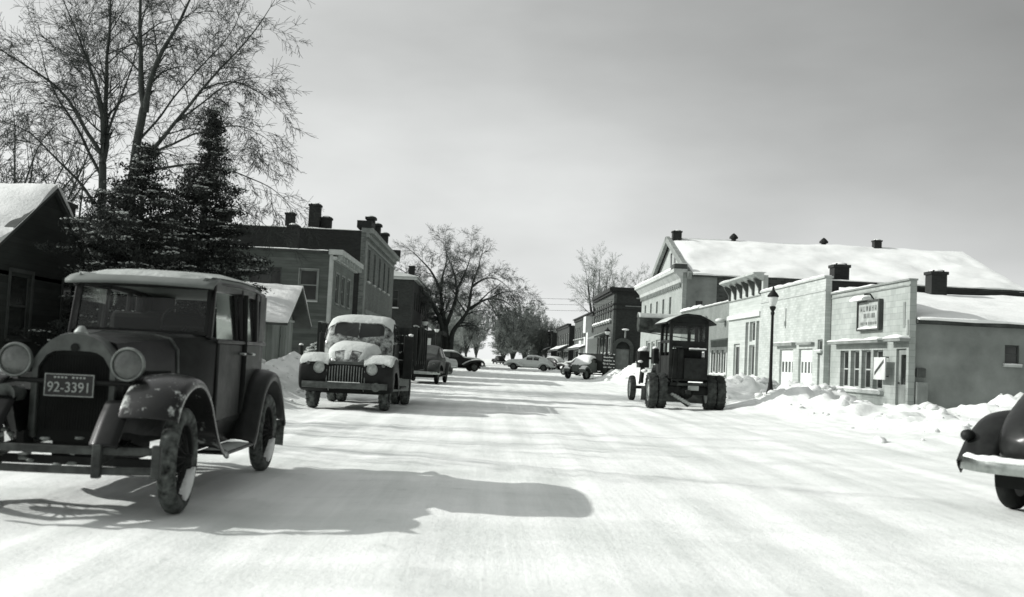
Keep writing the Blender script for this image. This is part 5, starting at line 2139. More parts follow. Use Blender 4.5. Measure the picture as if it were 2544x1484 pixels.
    # fenders
    fp = smooth_path([(.43, .67), (.385, .755), (.27, .85), (.11, .91), (-.06, .93), (-.26, .89), (-.45, .77), (-.60, .60), (-.76, .44), (-.95, .345), (-1.06, .335)], 4)
    rp = smooth_path([(-1.92, .335), (-2.02, .40), (-2.14, .60), (-2.30, .80), (-2.50, .91), (-2.72, .94), (-2.95, .88), (-3.15, .74), (-3.30, .56), (-3.40, .44)], 4)
    for s in (-1, 1):
        f = arch_fender(fp, .42, .80, .05, .06, s, nx=9).build('front_fender', FROSTED, r, smooth=70, solid=.008, **K)
        md = f.modifiers.new('sub', 'SUBSURF')
        md.levels = md.render_levels = 1
        arch_fender(smooth_path([(.60, .50), (.54, .57), (.44, .68), (.33, .78)], 3), .30, .47, .015, .02, s, nx=5).build('fender_apron', PA, r, smooth=70, solid=.008, **K)
        arch_fender(rp, .50, .80, .045, .075, s, nx=7).build('rear_fender', PA2, r, smooth=70, solid=.008, **K)
        # apron between frame and fender, running board, splash shield
        b = MB()
        b.add([(s * .30, .30, .56), (s * .40, .22, .84), (s * .40, -.4, .80), (s * .42, -.85, .62), (s * .36, -.85, .46), (s * .30, .0, .46)], [(0, 1, 2, 3, 4, 5)])
        b.add([(s * .42, -.8, .60), (s * .60, -1.0, .55), (s * .62, -2.1, .56), (s * .58, -2.1, .36), (s * .56, -1.0, .35)], [(0, 1, 2, 3, 4)])
        b.build('splash_apron', PA, r, solid=.01, **K)
        b = MB()
        b.box(s * .56, s * .81, -1.96, -1.02, .318, .345)
        rbd = b.build('running_board', PA2, r, bevel=.01, **K)
        b = MB()
        rn = random.Random(4)
        g = [[(s * (.60 + .05 * k), y, .346 + (.018 * math.sin(math.pi * k / 4) * abs(math.sin((y + 1.02) * 3.2)) + .002)) for k in range(5)] for y in [-1.06 - .09 * j for j in range(10)]]
        b.loft(g, closed=False, caps=False)
        b.build('snow_cover', SNOW_DIM, rbd, smooth=180, **K)
        b = MB()
        b.add([(s * .52, -3.38, .46), (s * .80, -3.38, .46), (s * .79, -3.40, .20), (s * .55, -3.40, .22)], [(0, 1, 2, 3)])
        b.build('mud_flap', TYRE_SNOWY, r, solid=.012, **K)
    # wheels
    for s in (-1, 1):
        wheel(r, (s * .71, 0, .375), .375, .125, 'spoke', TYRE_SNOWY, IRON, 0, steer=R_(3), rim_r=.27, out=s, snow=True)
        wheel(r, (s * .71, -2.78, .375), .375, .125, 'spoke', TYRE_SNOWY, IRON, 0, rim_r=.27, out=s, snow=True)
    # headlamps on a cross bar, horn, plate
    for s in (-1, 1):
        headlamp(r, (s * .385, .20, 1.035), .110, .16, LAMPRIM, PA, LENS)
    b = MB()
    b.tube([(-.60, .08, .80), (-.5, .14, .875), (-.385, .17, .90), (0, .19, .895), (.385, .17, .90), (.5, .14, .875), (.60, .08, .80)], .017, 8)
    for s in (-1, 1):
        b.cyl((s * .385, .16, .90), (s * .385, .14, .96), .016, n=8)
    b.build('lamp_bar', IRON, r, smooth=60, **K)
    b = MB()
    b.lathe((.385, .26, .80), (0, 1, 0), [(0, -.16), (.05, -.16), (.055, -.05), (.03, .0), (.045, .05), (.075, .09), (.07, .09), (0, .04)], 18)
    b.build('horn', DULLMETAL, r, smooth=50, **K)
    pl = MB()
    pl.box(-.172, .172, .224, .229, .795, .955)
    PLATE = plain('plate_enamel', .007, .5, .2, 20, .05, 40, .4)
    plate = pl.build('license_plate', PLATE, r, **K)
    PW = plain('plate_white', .30, .6, .25, 40, .05, 40, .3)
    pl = MB()
    for (x0, x1, z0, z1) in ((-.168, .168, .946, .951), (-.168, .168, .799, .804), (-.168, -.163, .804, .946), (.163, .168, .804, .946)):
        pl.box(x0, x1, .229, .2315, z0, z1)
    pl.build('plate_border', PW, plate, **K)
    # seen from ahead the plate reads along -x
    M = Matrix(((-1, 0, 0, 0), (0, 0, 1, .2315), (0, 1, 0, .858), (0, 0, 0, 1)))
    text_mesh('92-3391', .098, PW, plate, M, ext=.002, sx=.92)
    pl = MB()
    for k in range(9):   # a line of characters too worn to read
        x = .1 - k * .025
        if k != 4:
            pl.box(x - .008, x + .006, .229, .2315, .922, .934)
    pl.build('worn_characters', PW, plate, **K)
    # bumper of two spring bars with clamps
    for z in (.475, .345):
        b = MB()
        rings = []
        for k in range(21):
            x = -.74 + 1.48 * k / 20
            y = .60 - .10 * (abs(x) / .74) ** 2.4
            rings.append([(x, y - .012, z - .027), (x, y + .006, z - .024), (x, y + .012, z), (x, y + .006, z + .024), (x, y - .012, z + .027)])
        b.loft(rings)
        b.build('bumper', BUMP, r, smooth=60, **K)
    for x in (-.72, -.36, .36, .72):
        b = MB()
        b.box(x - .03, x + .03, .575 if abs(x) < .5 else .5, .63 if abs(x) < .5 else .55, .30, .52)
        if abs(x) < .5:
            b.bar((x, .58, .41), (x, .0, .47), .04, .06)
        b.build('bumper_clamp', BUMP, r, bevel=.01, **K)
    # underside: frame, axle, spring, exhaust
    b = MB()
    b.bar((-.66, .0, .34), (.66, .0, .34), .05, .06)
    b.tube([(-.5, .06, .42), (-.25, .06, .50), (0, .06, .53), (.25, .06, .50), (.5, .06, .42)], .03, 6)
    b.cyl((-.66, -2.78, .375), (.66, -2.78, .375), .05, n=10)
    b.ell((0, -2.78, .375), .15, .14, .15)
    for s in (-1, 1):
        b.bar((s * .30, .25, .50), (s * .42, -3.0, .50), .05, .1)
    b.box(-.22, .22, -.9, -.1, .30, .6)
    b.build('chassis', IRON, r, **K)
    b = MB()
    rn = random.Random(9)
    for k in range(16):
        x = rn.uniform(-.5, .5)
        b.ell((x, rn.uniform(.0, .5), rn.choice((.36, .42, .53)) + rn.uniform(-.03, .02)), rn.uniform(.015, .045), rn.uniform(.015, .04), rn.uniform(.008, .018), 8, 5, .5, rn)
    b.build('caked_slush', SLUSH, r, smooth=180, **K)
    b = MB()
    b.lathe((0, -3.3, .95), (0, 1, 0), [(.2, -.06), (.36, -.08), (.375, 0), (.36, .08), (.2, .06)], 28, closed=True)
    b.build('spare_tyre', TYRE, r, smooth=50, **K)
    r.location = (-2.87, 7.5, 0)
    r.rotation_euler = (0, 0, math.pi)
    return r
old_sedan()

# ------------------------------------------------------------------ stake truck facing the camera
def stake_truck():
    r = root('stake_truck', 'snow covered stake truck with upright grille bars facing the camera in the street', 'truck')
    K = dict(world=False)
    PA = car_paint('truck_black', .006, .4, .25, .3)
    PG = car_paint('truck_dull', .016, .5, .4, .2)
    FROST = frosted_paint('frosted_cab', .014, .40, .60, 7.0, .42)
    BAR = plain('grille_bar', .2, .4, .3, 8, 0, 30, .5, .4)
    # grille nose
    b = MB()
    b.prism([(-.42, .44), (.42, .44), (.44, .70), (.40, .90), (.2, .93), (-.2, .93), (-.40, .90), (-.44, .70)], 'y', .45, .60)
    nose = b.build('grille', BLACK, r, **K)
    b = MB()
    for k in range(15):
        x = -.385 + k * .77 / 14
        zt = .905 - .05 * (abs(x) / .4) ** 2
        b.tube([(x, .605, .47), (x, .625, .62), (x, .62, .8), (x, .60, zt)], .0095 if k % 2 else .013, 6)
    b.build('grille_bars', BAR, nose, smooth=50, **K)
    # fenders: broad squared pontoons with lamps let into their fronts
    fp = smooth_path([(.42, .40), (.545, .46), (.60, .62), (.60, .80), (.55, .93), (.42, 1.02), (.18, 1.07), (-.10, 1.06), (-.36, .98), (-.56, .82), (-.70, .62), (-.86, .44)], 3)
    for s in (-1, 1):
        f = arch_fender(fp, .36, .95, .05, .30, s, nx=10).build('front_fender', PA, r, smooth=70, solid=.01, **K)
        md = f.modifiers.new('sub', 'SUBSURF')
        md.levels = md.render_levels = 2
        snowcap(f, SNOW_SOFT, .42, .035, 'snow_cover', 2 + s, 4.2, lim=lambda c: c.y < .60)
        headlamp(r, (s * .535, .645, .845), .108, .06, CHROME, PA, plain('truck_lens', .3, .2, .3, 16, .3, 40, .5))
        b = MB()
        b.lathe((s * .76, .64, .93), (0, 1, 0), [(.035, -.02), (.038, .01), (.02, .02), (0, .022)], 12)
        b.build('parking_lamp', LENS, r, smooth=50, **K)
        # running board and step
        b = MB()
        b.box(s * .62, s * .98, -2.15, -.84, .42, .46)
        b.build('running_board', PG, r, bevel=.01, **K)
    # bonnet, nose first: alligator hood with a blunt prow
    def hh(w, zb, zt):
        return [(0, zb), (w, zb), (w * 1.0, zb + (zt - zb) * .4), (w * .93, zb + (zt - zb) * .75), (w * .7, zt - .035), (w * .35, zt - .005), (0, zt)]
    hs = [(.60, .16, .90, .95), (.585, .28, .89, 1.02), (.52, .36, .88, 1.12), (.38, .41, .88, 1.21), (.1, .47, .88, 1.29), (-.4, .55, .90, 1.37), (-.88, .63, .90, 1.43)]
    b = MB()
    b.loft([cross(hh(w, zb, zt), y) for (y, w, zb, zt) in hs])
    hood = b.build('bonnet', FROST, r, smooth=70, sub=1, **K)
    # snow lies over the hood in a thick cap that breaks up on the prow
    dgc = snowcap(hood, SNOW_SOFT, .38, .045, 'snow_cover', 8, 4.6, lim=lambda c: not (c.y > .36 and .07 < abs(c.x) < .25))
    b = MB()
    b.box(-.34, .34, .60, .622, .925, .985)
    b.build('name_band', DULLMETAL, r, bevel=.02, **K)
    # cab
    def ch(wb, zb, wk, zk, wr, zr):
        return [(0, zb), (wb, zb), (wb + .02, zb + .15), (wk, zk), (wr + .02, zr - .14), (wr - .10, zr - .025), (wr * .45, zr), (0, zr + .006)]
    cs = [(-.86, .66, .62, .72, 1.36, .66, 1.42), (-.98, .68, .55, .75, 1.40, .70, 1.50), (-1.15, .70, .5, .765, 1.42, .69, 1.84), (-1.32, .71, .5, .77, 1.42, .70, 1.965), (-1.7, .72, .5, .77, 1.42, .70, 2.0), (-2.05, .72, .5, .76, 1.42, .68, 1.97), (-2.18, .70, .5, .73, 1.4, .64, 1.88)]
    b = MB()
    b.loft([cross(ch(*q[1:]), q[0]) for q in cs])
    cabo = b.build('cab', FROST, r, smooth=60, sub=1, **K)
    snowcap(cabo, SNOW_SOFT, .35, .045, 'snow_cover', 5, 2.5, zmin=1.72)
    # split windscreen (two panes, rounded corners), snow lodged round it
    fr = MB()
    out = []
    def ws(x, z):
        return (x, -.985 - (z - 1.45) * .42 + .045 - .06 * (abs(x) / .6) ** 2.2, z)
    def rrect(x0, x1, z0, z1, q, n=5):
        o = []
        for (cx, cz, a0) in ((x1 - q, z1 - q, 0), (x0 + q, z1 - q, 90), (x0 + q, z0 + q, 180), (x1 - q, z0 + q, 270)):
            for k in range(n + 1):
                t = R_(a0 + 90 * k / n)
                o.append((cx + q * math.cos(t), cz + q * math.sin(t)))
        return o
    wsf = MB()
    o1 = rrect(-.575, .575, 1.455, 1.835, .14)
    o2 = rrect(-.545, .545, 1.475, 1.815, .12)
    wsf.loft([[ws(x, z) for x, z in o1], [(x, y + .03, z) for (x, y, z) in [ws(x, z) for x, z in o1]], [(x, y + .03, z) for (x, y, z) in [ws(x, z) for x, z in o2]], [ws(x, z) for x, z in o2]], closed=True, caps=False)
    wsf.bar(Vector(ws(0, 1.47)) + Vector((0, .02, 0)), Vector(ws(0, 1.82)) + Vector((0, .02, 0)), .028, .02)
    w_ = wsf.build('windscreen', FROST, r, smooth=40, **K)
    g = MB()
    for s in (-1, 1):
        q = [p for p in rrect(-.55, .55, 1.47, 1.82, .125) if p[0] * s > 0]
        q = [(0, 1.47), (0, 1.82)] + sorted(q, key=lambda p: math.atan2(p[1] - 1.645, p[0]) * 1 if s > 0 else math.atan2(p[1] - 1.645, -p[0]))[::-1]
        g.add([tuple(Vector(ws(x, z)) + Vector((0, .012, 0))) for x, z in q], [tuple(range(len(q)))])
    g.build('pane', GLASS_DK, w_, **K)
    # side windows, doors, mirrors
    for s in (-1, 1):
        b = MB()
        pts = [(-1.22, 1.46), (-1.98, 1.46), (-1.98, 1.72), (-1.86, 1.82), (-1.42, 1.82), (-1.30, 1.74)]
        def sx(z):
            return .775 - (z - 1.42) * .155
        b.add([(s * sx(z), y, z) for y, z in pts], [tuple(range(6))])
        b.build('side_window', GLASS_DK, r, **K)
        b = MB()
        ring1 = [(s * (sx(z) + .004), y, z) for y, z in pts]
        b.tube(ring1 + [ring1[0]], .02, 6)
        b.build('window_frame', PG, r, smooth=60, **K)
        b = MB()
        b.add([(s * .762, -1.12, .66), (s * .765, -2.04, .66), (s * .783, -2.04, 1.40), (s * .783, -1.12, 1.38), (s * .73, -1.12, .66), (s * .73, -2.04, .66), (s * .74, -2.04, 1.40), (s * .74, -1.12, 1.38)],
              [(0, 1, 2, 3), (7, 6, 5, 4), (0, 4, 5, 1), (1, 5, 6, 2), (2, 6, 7, 3), (3, 7, 4, 0)])
        d = b.build('door', PG, r, bevel=.02, **K)
        b = MB()
        b.tube([(s * .79, -1.95, 1.22), (s * .83, -1.95, 1.22), (s * .83, -1.83, 1.21)], .012, 6)
        b.build('handle', CHROME, d, **K)
    # bumper, plate bracket, fog lamp
    b = MB()
    rings = []
    for k in range(17):
        x = -.86 + 1.72 * k / 16
        y = .84 - .14 * (abs(x) / .86) ** 2.5
        rings.append([(x, y - .03, .44), (x, y + .01, .45), (x, y + .018, .505), (x, y + .01, .56), (x, y - .03, .57)])
    b.loft(rings)
    b.bar((-.35, .82, .5), (-.35, .3, .55), .05, .06)
    b.bar((.35, .82, .5), (.35, .3, .55), .05, .06)
    bm = b.build('bumper', DULLMETAL, r, smooth=50, **K)
    snowcap(bm, SNOW_DIM, .5, .03, 'snow_cover', 3, 6.0, lim=lambda c: -.35 < c.x < .32)
    b = MB()
    b.lathe((-.66, .90, .50), (0, 1, 0), [(0, -.07), (.06, -.05), (.085, 0), (.09, .012), (.05, .025), (0, .03)], 16)
    b.build('fog_lamp', DULLMETAL, r, smooth=50, **K)
    # chassis, axles
    b = MB()
    for s in (-1, 1):
        b.bar((s * .40, .5, .62), (s * .42, -5.2, .66), .07, .16)
    b.bar((-.72, 0, .36), (.72, 0, .36), .08, .08)
    b.cyl((-.8, -3.15, .42), (.8, -3.15, .42), .07, n=10)
    b.ell((0, -3.15, .42), .21, .2, .2)
    b.box(-.25, .25, -.9, .2, .38, .8)
    b.build('chassis', IRON, r, **K)
    for s in (-1, 1):
        wheel(r, (s * .745, 0, .40), .40, .19, 'holes', TYRE_SNOWY, PG, 26, out=s, rim_r=.26)
        wheel(r, (s * .86, -3.15, .41), .41, .19, 'holes', TYRE_SNOWY, PG, 26, out=s, rim_r=.26)
        wheel(r, (s * .64, -3.15, .41), .41, .19, 'holes', TYRE_SNOWY, PG, 26, out=s, rim_r=.26)
        b = MB()
        pf = smooth_path([(-2.60, .62), (-2.68, .85), (-2.9, .93), (-3.4, .93), (-3.62, .85), (-3.72, .6)], 3)
        arch_fender(pf, .50, .98, .03, .06, s, nx=5).build('rear_fender', PG, r, smooth=60, solid=.01, **K)
        b = MB()
        b.add([(s * .55, -2.62, .30), (s * .99, -2.60, .34), (s * .99, -2.60, .66), (s * .55, -2.62, .70)], [(0, 1, 2, 3)])
        b.build('mud_flap', SNOW_DIM, r, solid=.015, **K)
    # stake bed: floor, headboard, stakes and slats, snow on the rails
    b = MB()
    b.box(-1.12, 1.12, -5.5, -2.3, .96, 1.04)
    for k in range(6):
        b.box(-1.1, 1.1, -2.45 - k * .58, -2.37 - k * .58, .82, .958)
    bed = b.build('bed', WOOD_DK, r, **K)
    rn = random.Random(12)
    for s in (-1, 1):
        b = MB()
        for k in range(6):
            y = -2.36 - k * .62
            b.box(s * 1.09, s * 1.15, y - .05, y + .05, .92, 1.84)
        for z in (1.06, 1.25, 1.44, 1.63):
            b.box(s * 1.055, s * 1.088, -5.5, -2.3, z, z + .165)
        st = b.build('stake_side', WOOD_DK, r, **K)
        g = MB()
        rings = []
        for j in range(30):
            y = -2.32 - j * .108
            k = .045 * (.5 + .9 * abs(noise.noise(Vector((y * 2.3, s, 1)))))
            rings.append([(s * 1.05, y, 1.831), (s * 1.05, y, 1.831 + k * .8), (s * 1.10, y, 1.831 + k), (s * 1.15, y, 1.831 + k * .7), (s * 1.155, y, 1.831)])
        g.loft(rings)
        g.build('snow_cover', SNOW_DIM, st, smooth=60, **K)
    b = MB()
    for x in (-1.0, -.6, -.2, .2, .6, 1.0):
        b.box(x - .05, x + .05, -2.36, -2.30, .92, 1.80)
    for z in (1.06, 1.25, 1.44, 1.63):
        b.box(-1.05, 1.05, -2.40, -2.362, z, z + .17)
    b.build('headboard', WOOD_DK, r, **K)
    # gear stowed between cab and bed
    for s in (-1, 1):
        b = MB()
        b.box(s * .80, s * 1.06, -2.92, -2.42, 1.05, 1.42)
        b.build('tool_box', PG, r, bevel=.02, **K)
        b = MB()
        b.box(s * .86, s * 1.08, -2.30, -2.20, .62, 1.60)
        b.build('corner_stake', PG, r, bevel=.02, **K)
    b = MB()
    for (x, y, z, q) in ((-.93, -2.6, 1.44, .10), (-1.02, -2.24, 1.62, .06), (-.98, -2.5, 1.05, .07), (-1.0, -2.3, .9, .06), (.93, -2.6, 1.44, .10)):
        b.ell((x, y, z), q, q * 1.2, q * .6, 8, 6, .4, rn)
    b.build('lodged_snow', SNOW, r, smooth=180, **K)
    b = MB()
    b.tube([(-1.13, -2.9, 1.04), (-1.18, -2.9, 1.5), (-1.15, -2.9, 1.86)], .04, 6)
    b.tube([(-1.13, -3.3, 1.04), (-1.2, -3.3, 1.9)], .05, 6)
    b.build('pole', WOOD_DK, r, **K)
    r.location = (-2.87, 21.9, 0)
    r.rotation_euler = (0, 0, math.pi - R_(1.0))
    return r
stake_truck()

# ------------------------------------------------------------------ road grader seen from behind
def grader():
    r = root('road_grader', 'old road grader with boxy arched-roof cab and dual rear tyres', 'grader')
    K = dict(world=False)
    PG = car_paint('grader_dark', .010, .55, .45, .1)
    PL = car_paint('grader_worn', .035, .55, .7, .1)
    GT = plain('grader_rubber', .04, .9, .8, 7, .6, 30, .2)
    RIM = plain('pale_rim', .38, .7, .35, 6, .2, 30, .3)
    for s in (-1, 1):
        for x in (.69, .955):
            wheel(r, (s * x, 0, .50), .50, .245, 'disc', GT, RIM, 20, out=s, rim_r=.30)
    for s in (-1, 1):
        wheel(r, (s * .68, 5.6, .42), .42, .19, 'holes', GT, RIM, 0, out=s, rim_r=.28)
    # rear axle housing, transmission, drawbar plate
    b = MB()
    b.box(-.62, .62, -.16, .2, .42, .66)
    b.ell((0, -.05, .50), .24, .26, .22)
    b.box(-.5, .5, -.30, .5, .66, .76)
    b.box(-.08, .08, -.5, -.16, .44, .56)
    b.build('rear_axle', PG, r, bevel=.03, **K)
    b = MB()
    b.box(.02, .32, -.33, -.28, .55, .68)
    b.box(.08, .26, -.35, -.331, .58, .65)
    b.build('drawbar_plate', SNOW_DIM, r, **K)
    b = MB()
    b.bar((-.55, .3, .95), (-.25, -.3, .70), .05, .12)
    b.bar((-.3, -.28, .70), (.5, -.30, .74), .10, .07)
    q = b.build('rear_brace', PL, r, bevel=.01, **K)
    # cab: posts, panels, panes
    X, Z0, Z1, YB, YF = .505, .86, 2.44, -.30, 1.15
    b = MB()
    for sx in (-1, 1):
        for (y0) in (YB, YF):
            b.box(sx * X - .045, sx * X + .045, y0 - .045, y0 + .045, Z0, Z1)
        b.box(sx * X - .03, sx * X + .03, YB + .045, YF - .045, 1.86, 1.94)
        b.box(sx * X - .03, sx * X + .03, .40, .46, 1.0, Z1)
        b.box(sx * X - .025, sx * X + .025, YB + .045, YF - .045, Z0, 1.50)
    b.box(-X + .045, X - .045, YB - .03, YB + .03, 1.72, 1.93)
    b.box(-X + .045, X - .045, YB - .03, YB + .03, 2.33, Z1)
    b.box(-.045, .045, YB - .035, YB + .025, 1.93, 2.33)
    b.box(.31, .36, YB - .035, YB + .025, 1.93, 2.33)
    b.box(-X + .045, X - .045, YF - .03, YF + .03, 1.5, 1.60)
    b.box(-X + .045, X - .045, YF - .03, YF + .03, 2.33, Z1)
    b.box(-X + .045, X - .045, YB + .01, YF, Z0 - .06, Z0)
    b.box(-.124, X - .046, YB + .36, YB + .39, 1.45, 1.72)
    # tank and lower rear panel
    b.box(-.12, .48, YB - .10, YB + .35, Z0, 1.45)
    b.box(-X + .046, X - .046, YF - .02, YF + .02, Z0, 1.5)
    b.box(-X + .046, -.125, YB + .03, YB + .06, Z0, 1.70)
    b.bar((-.28, YB, Z0), (-.28, YB, 1.72), .03, .03)
    b.bar((-.46, YB - .05, .72), (-.40, YB - .05, 1.72), .03, .03)
    b.build('cab', PG, r, bevel=.012, **K)
    b = MB()
    b.add([(-X + .045, YB, 1.93), (X - .045, YB, 1.93), (X - .045, YB, 2.33), (-X + .045, YB, 2.33)], [(0, 1, 2, 3)])
    w = b.build('rear_window', CARGLASS, r, **K)
    b = MB()
    b.add([(-X + .045, YF, 1.6), (X - .045, YF, 1.6), (X - .045, YF, 2.33), (-X + .045, YF, 2.33)], [(0, 1, 2, 3)])
    b.build('front_window', CARGLASS, r, **K)
    for sx in (-1, 1):
        b = MB()
        b.add([(sx * X, YB + .05, 1.94), (sx * X, YF - .05, 1.94), (sx * X, YF - .05, 2.4), (sx * X, YB + .05, 2.4)], [(0, 1, 2, 3)])
        b.build('side_window', CARGLASS, r, **K)
    b = MB()
    b.box(.0, .46, YB - .20, YB - .02, 1.66, 1.70)
    b.box(-.45, -.2, YB - .14, YB - .02, 1.74, 1.77)
    lg = b.build('rear_ledge', PL, r, **K)
    g = MB()
    rings = [[(x, YB - .21, 1.70), (x, YB - .2, 1.70 + k * .8), (x, YB - .12, 1.70 + k), (x, YB - .03, 1.70 + k * .9), (x, YB - .03, 1.70)] for x, k in [(.0 + .46 * i / 9, .035 + .03 * abs(noise.noise(Vector((i * .7, 1, 1))))) for i in range(10)]]
    g.loft(rings)
    g.build('snow_cover', SNOW, lg, smooth=60, **K)
    b = MB()
    b.box(-.25, .25, .35, .75, 1.2, 1.3)
    b.box(-.25, .25, .25, .33, 1.3, 1.75)
    b.build('seat', BLACK, r, bevel=.03, **K)
    # arched roof, its rear edge proud of the cab
    b = MB()
    o, i_ = [], []
    for k in range(17):
        u = k / 8 - 1
        o.append((u * .71, 2.66 - .235 * abs(u) ** 2.1))
        i_.append((u * .70, 2.625 - .235 * abs(u) ** 2.1))
    poly = o + i_[::-1]
    b.loft([[(x, y, z) for x, z in poly] for y in (YB - .26, YF + .3)])
    rf = b.build('roof', PG, r, smooth=30, **K)
    b = MB()
    fill = [(u * .54, 2.62 - .235 * abs(u * .54 / .71) ** 2.1) for u in [k / 8 - 1 for k in range(17)]]
    b.prism([(-.54, 2.42)] + fill + [(.54, 2.42)], 'y', YB - .02, YB + .02)
    b.build('roof_gable', PG, r, **K)
    g = MB()
    rings = []
    for y in [YB - .24 + j * .19 for j in range(11)]:
        row = []
        for k in range(17):
            u = k / 8 - 1
            e = (.018 + .02 * noise.noise(Vector((u * 3, y * 3, 0)))) * (1 - abs(u) ** 6)
            row.append((u * .70, y, 2.664 - .235 * abs(u) ** 2.1 + max(.003, e)))
        rings.append(row)
    g.loft(rings, closed=False, caps=False)
    g.build('snow_cover', SNOW_DIM, rf, smooth=180, **K)
    # engine bonnet and frame ahead of the cab
    b = MB()
    b.box(-.36, .36, 1.25, 2.9, .95, 1.62)
    b.build('engine_hood', PG, r, bevel=.06, **K)
    b = MB()
    b.tube([(0, .2, .80), (0, 2.9, .95), (0, 4.0, 1.15), (0, 5.0, 1.12), (0, 5.6, .75)], [.13, .13, .12, .12, .11], 8)
    b.bar((-.55, 5.6, .45), (.55, 5.6, .45), .1, .1)
    b.build('frame_beam', PG, r, smooth=40, **K)
    # blade, circle and lift gear with hand-wheel boxes on the left
    b = MB()
    rings = []
    for k in range(2):
        x = (-.72, 1.1)[k]
        y = 2.9 + (.5, -.55)[k]
        rings.append([(x, y + q, .10 + z) for (q, z) in ((0, 0), (-.10, .10), (-.13, .25), (-.08, .42), (-.04, .42), (-.09, .25), (-.06, .10), (.03, 0))])
    b.loft(rings)
    b.build('blade', PL, r, smooth=40, **K)
    b = MB()
    b.lathe((0, 2.9, .62), (0, 0, 1), [(.5, 0), (.6, 0), (.6, .06), (.5, .06)], 24, closed=True)
    for s in (-1, 1):
        b.bar((s * .5, 2.9, .62), (0, 5.2, .8), .07, .07)
    b.build('blade_circle', PG, r, **K)
    b = MB()
    b.box(-1.02, -.72, 2.0, 2.5, 1.12, 1.62)
    b.tube([(-.87, 2.2, 1.2), (-.9, 2.25, .65)], .07, 8)
    b.bar((-.74, 2.2, 1.42), (-.3, 1.6, 1.36), .07, .07)
    b.bar((-.9, 2.25, 1.2), (-.9, 2.6, .62), .06, .06)
    b.lathe((-1.06, 2.2, 1.42), (1, 0, 0), [(.18, -.02), (.21, 0), (.18, .02), (.15, 0)], 16, closed=True)
    b.box(-.66, -.5, 1.6, 2.0, 1.25, 1.7)
    lf = b.build('lift_gear', PG, r, bevel=.02, **K)
    g = MB()
    rn = random.Random(2)
    for (x, y, z, a) in ((-.90, 2.2, 1.64, .15), (-.80, 2.3, 1.72, .10), (-.58, 1.8, 1.72, .09), (-.97, 2.05, 1.30, .09), (-.85, 2.0, 1.02, .10), (-.5, .5, .95, .08)):
        g.ell((x, y, z), a, a * 1.3, a * .55, 9, 6, .35, rn)
    g.build('lodged_snow', SNOW, lf, smooth=180, **K)
    # snow-caked plank under the axle
    b = MB()
    b.bar((-.35, -.1, .42), (.05, -.35, .12), .12, .10)
    b.build('scarifier', PL, r, bevel=.02, **K)
    g = MB()
    for k in range(8):
        g.ell((-.38 + .06 * k, -.15 - .03 * k, .42 - .035 * k), .07, .08, .05, 7, 5, .5, rn)
    g.build('caked_snow', SNOW_DIM, r, smooth=180, **K)
    r.location = (5.58, 29.6, 0)
    r.rotation_euler = (0, 0, R_(.6))
    return r
grader()

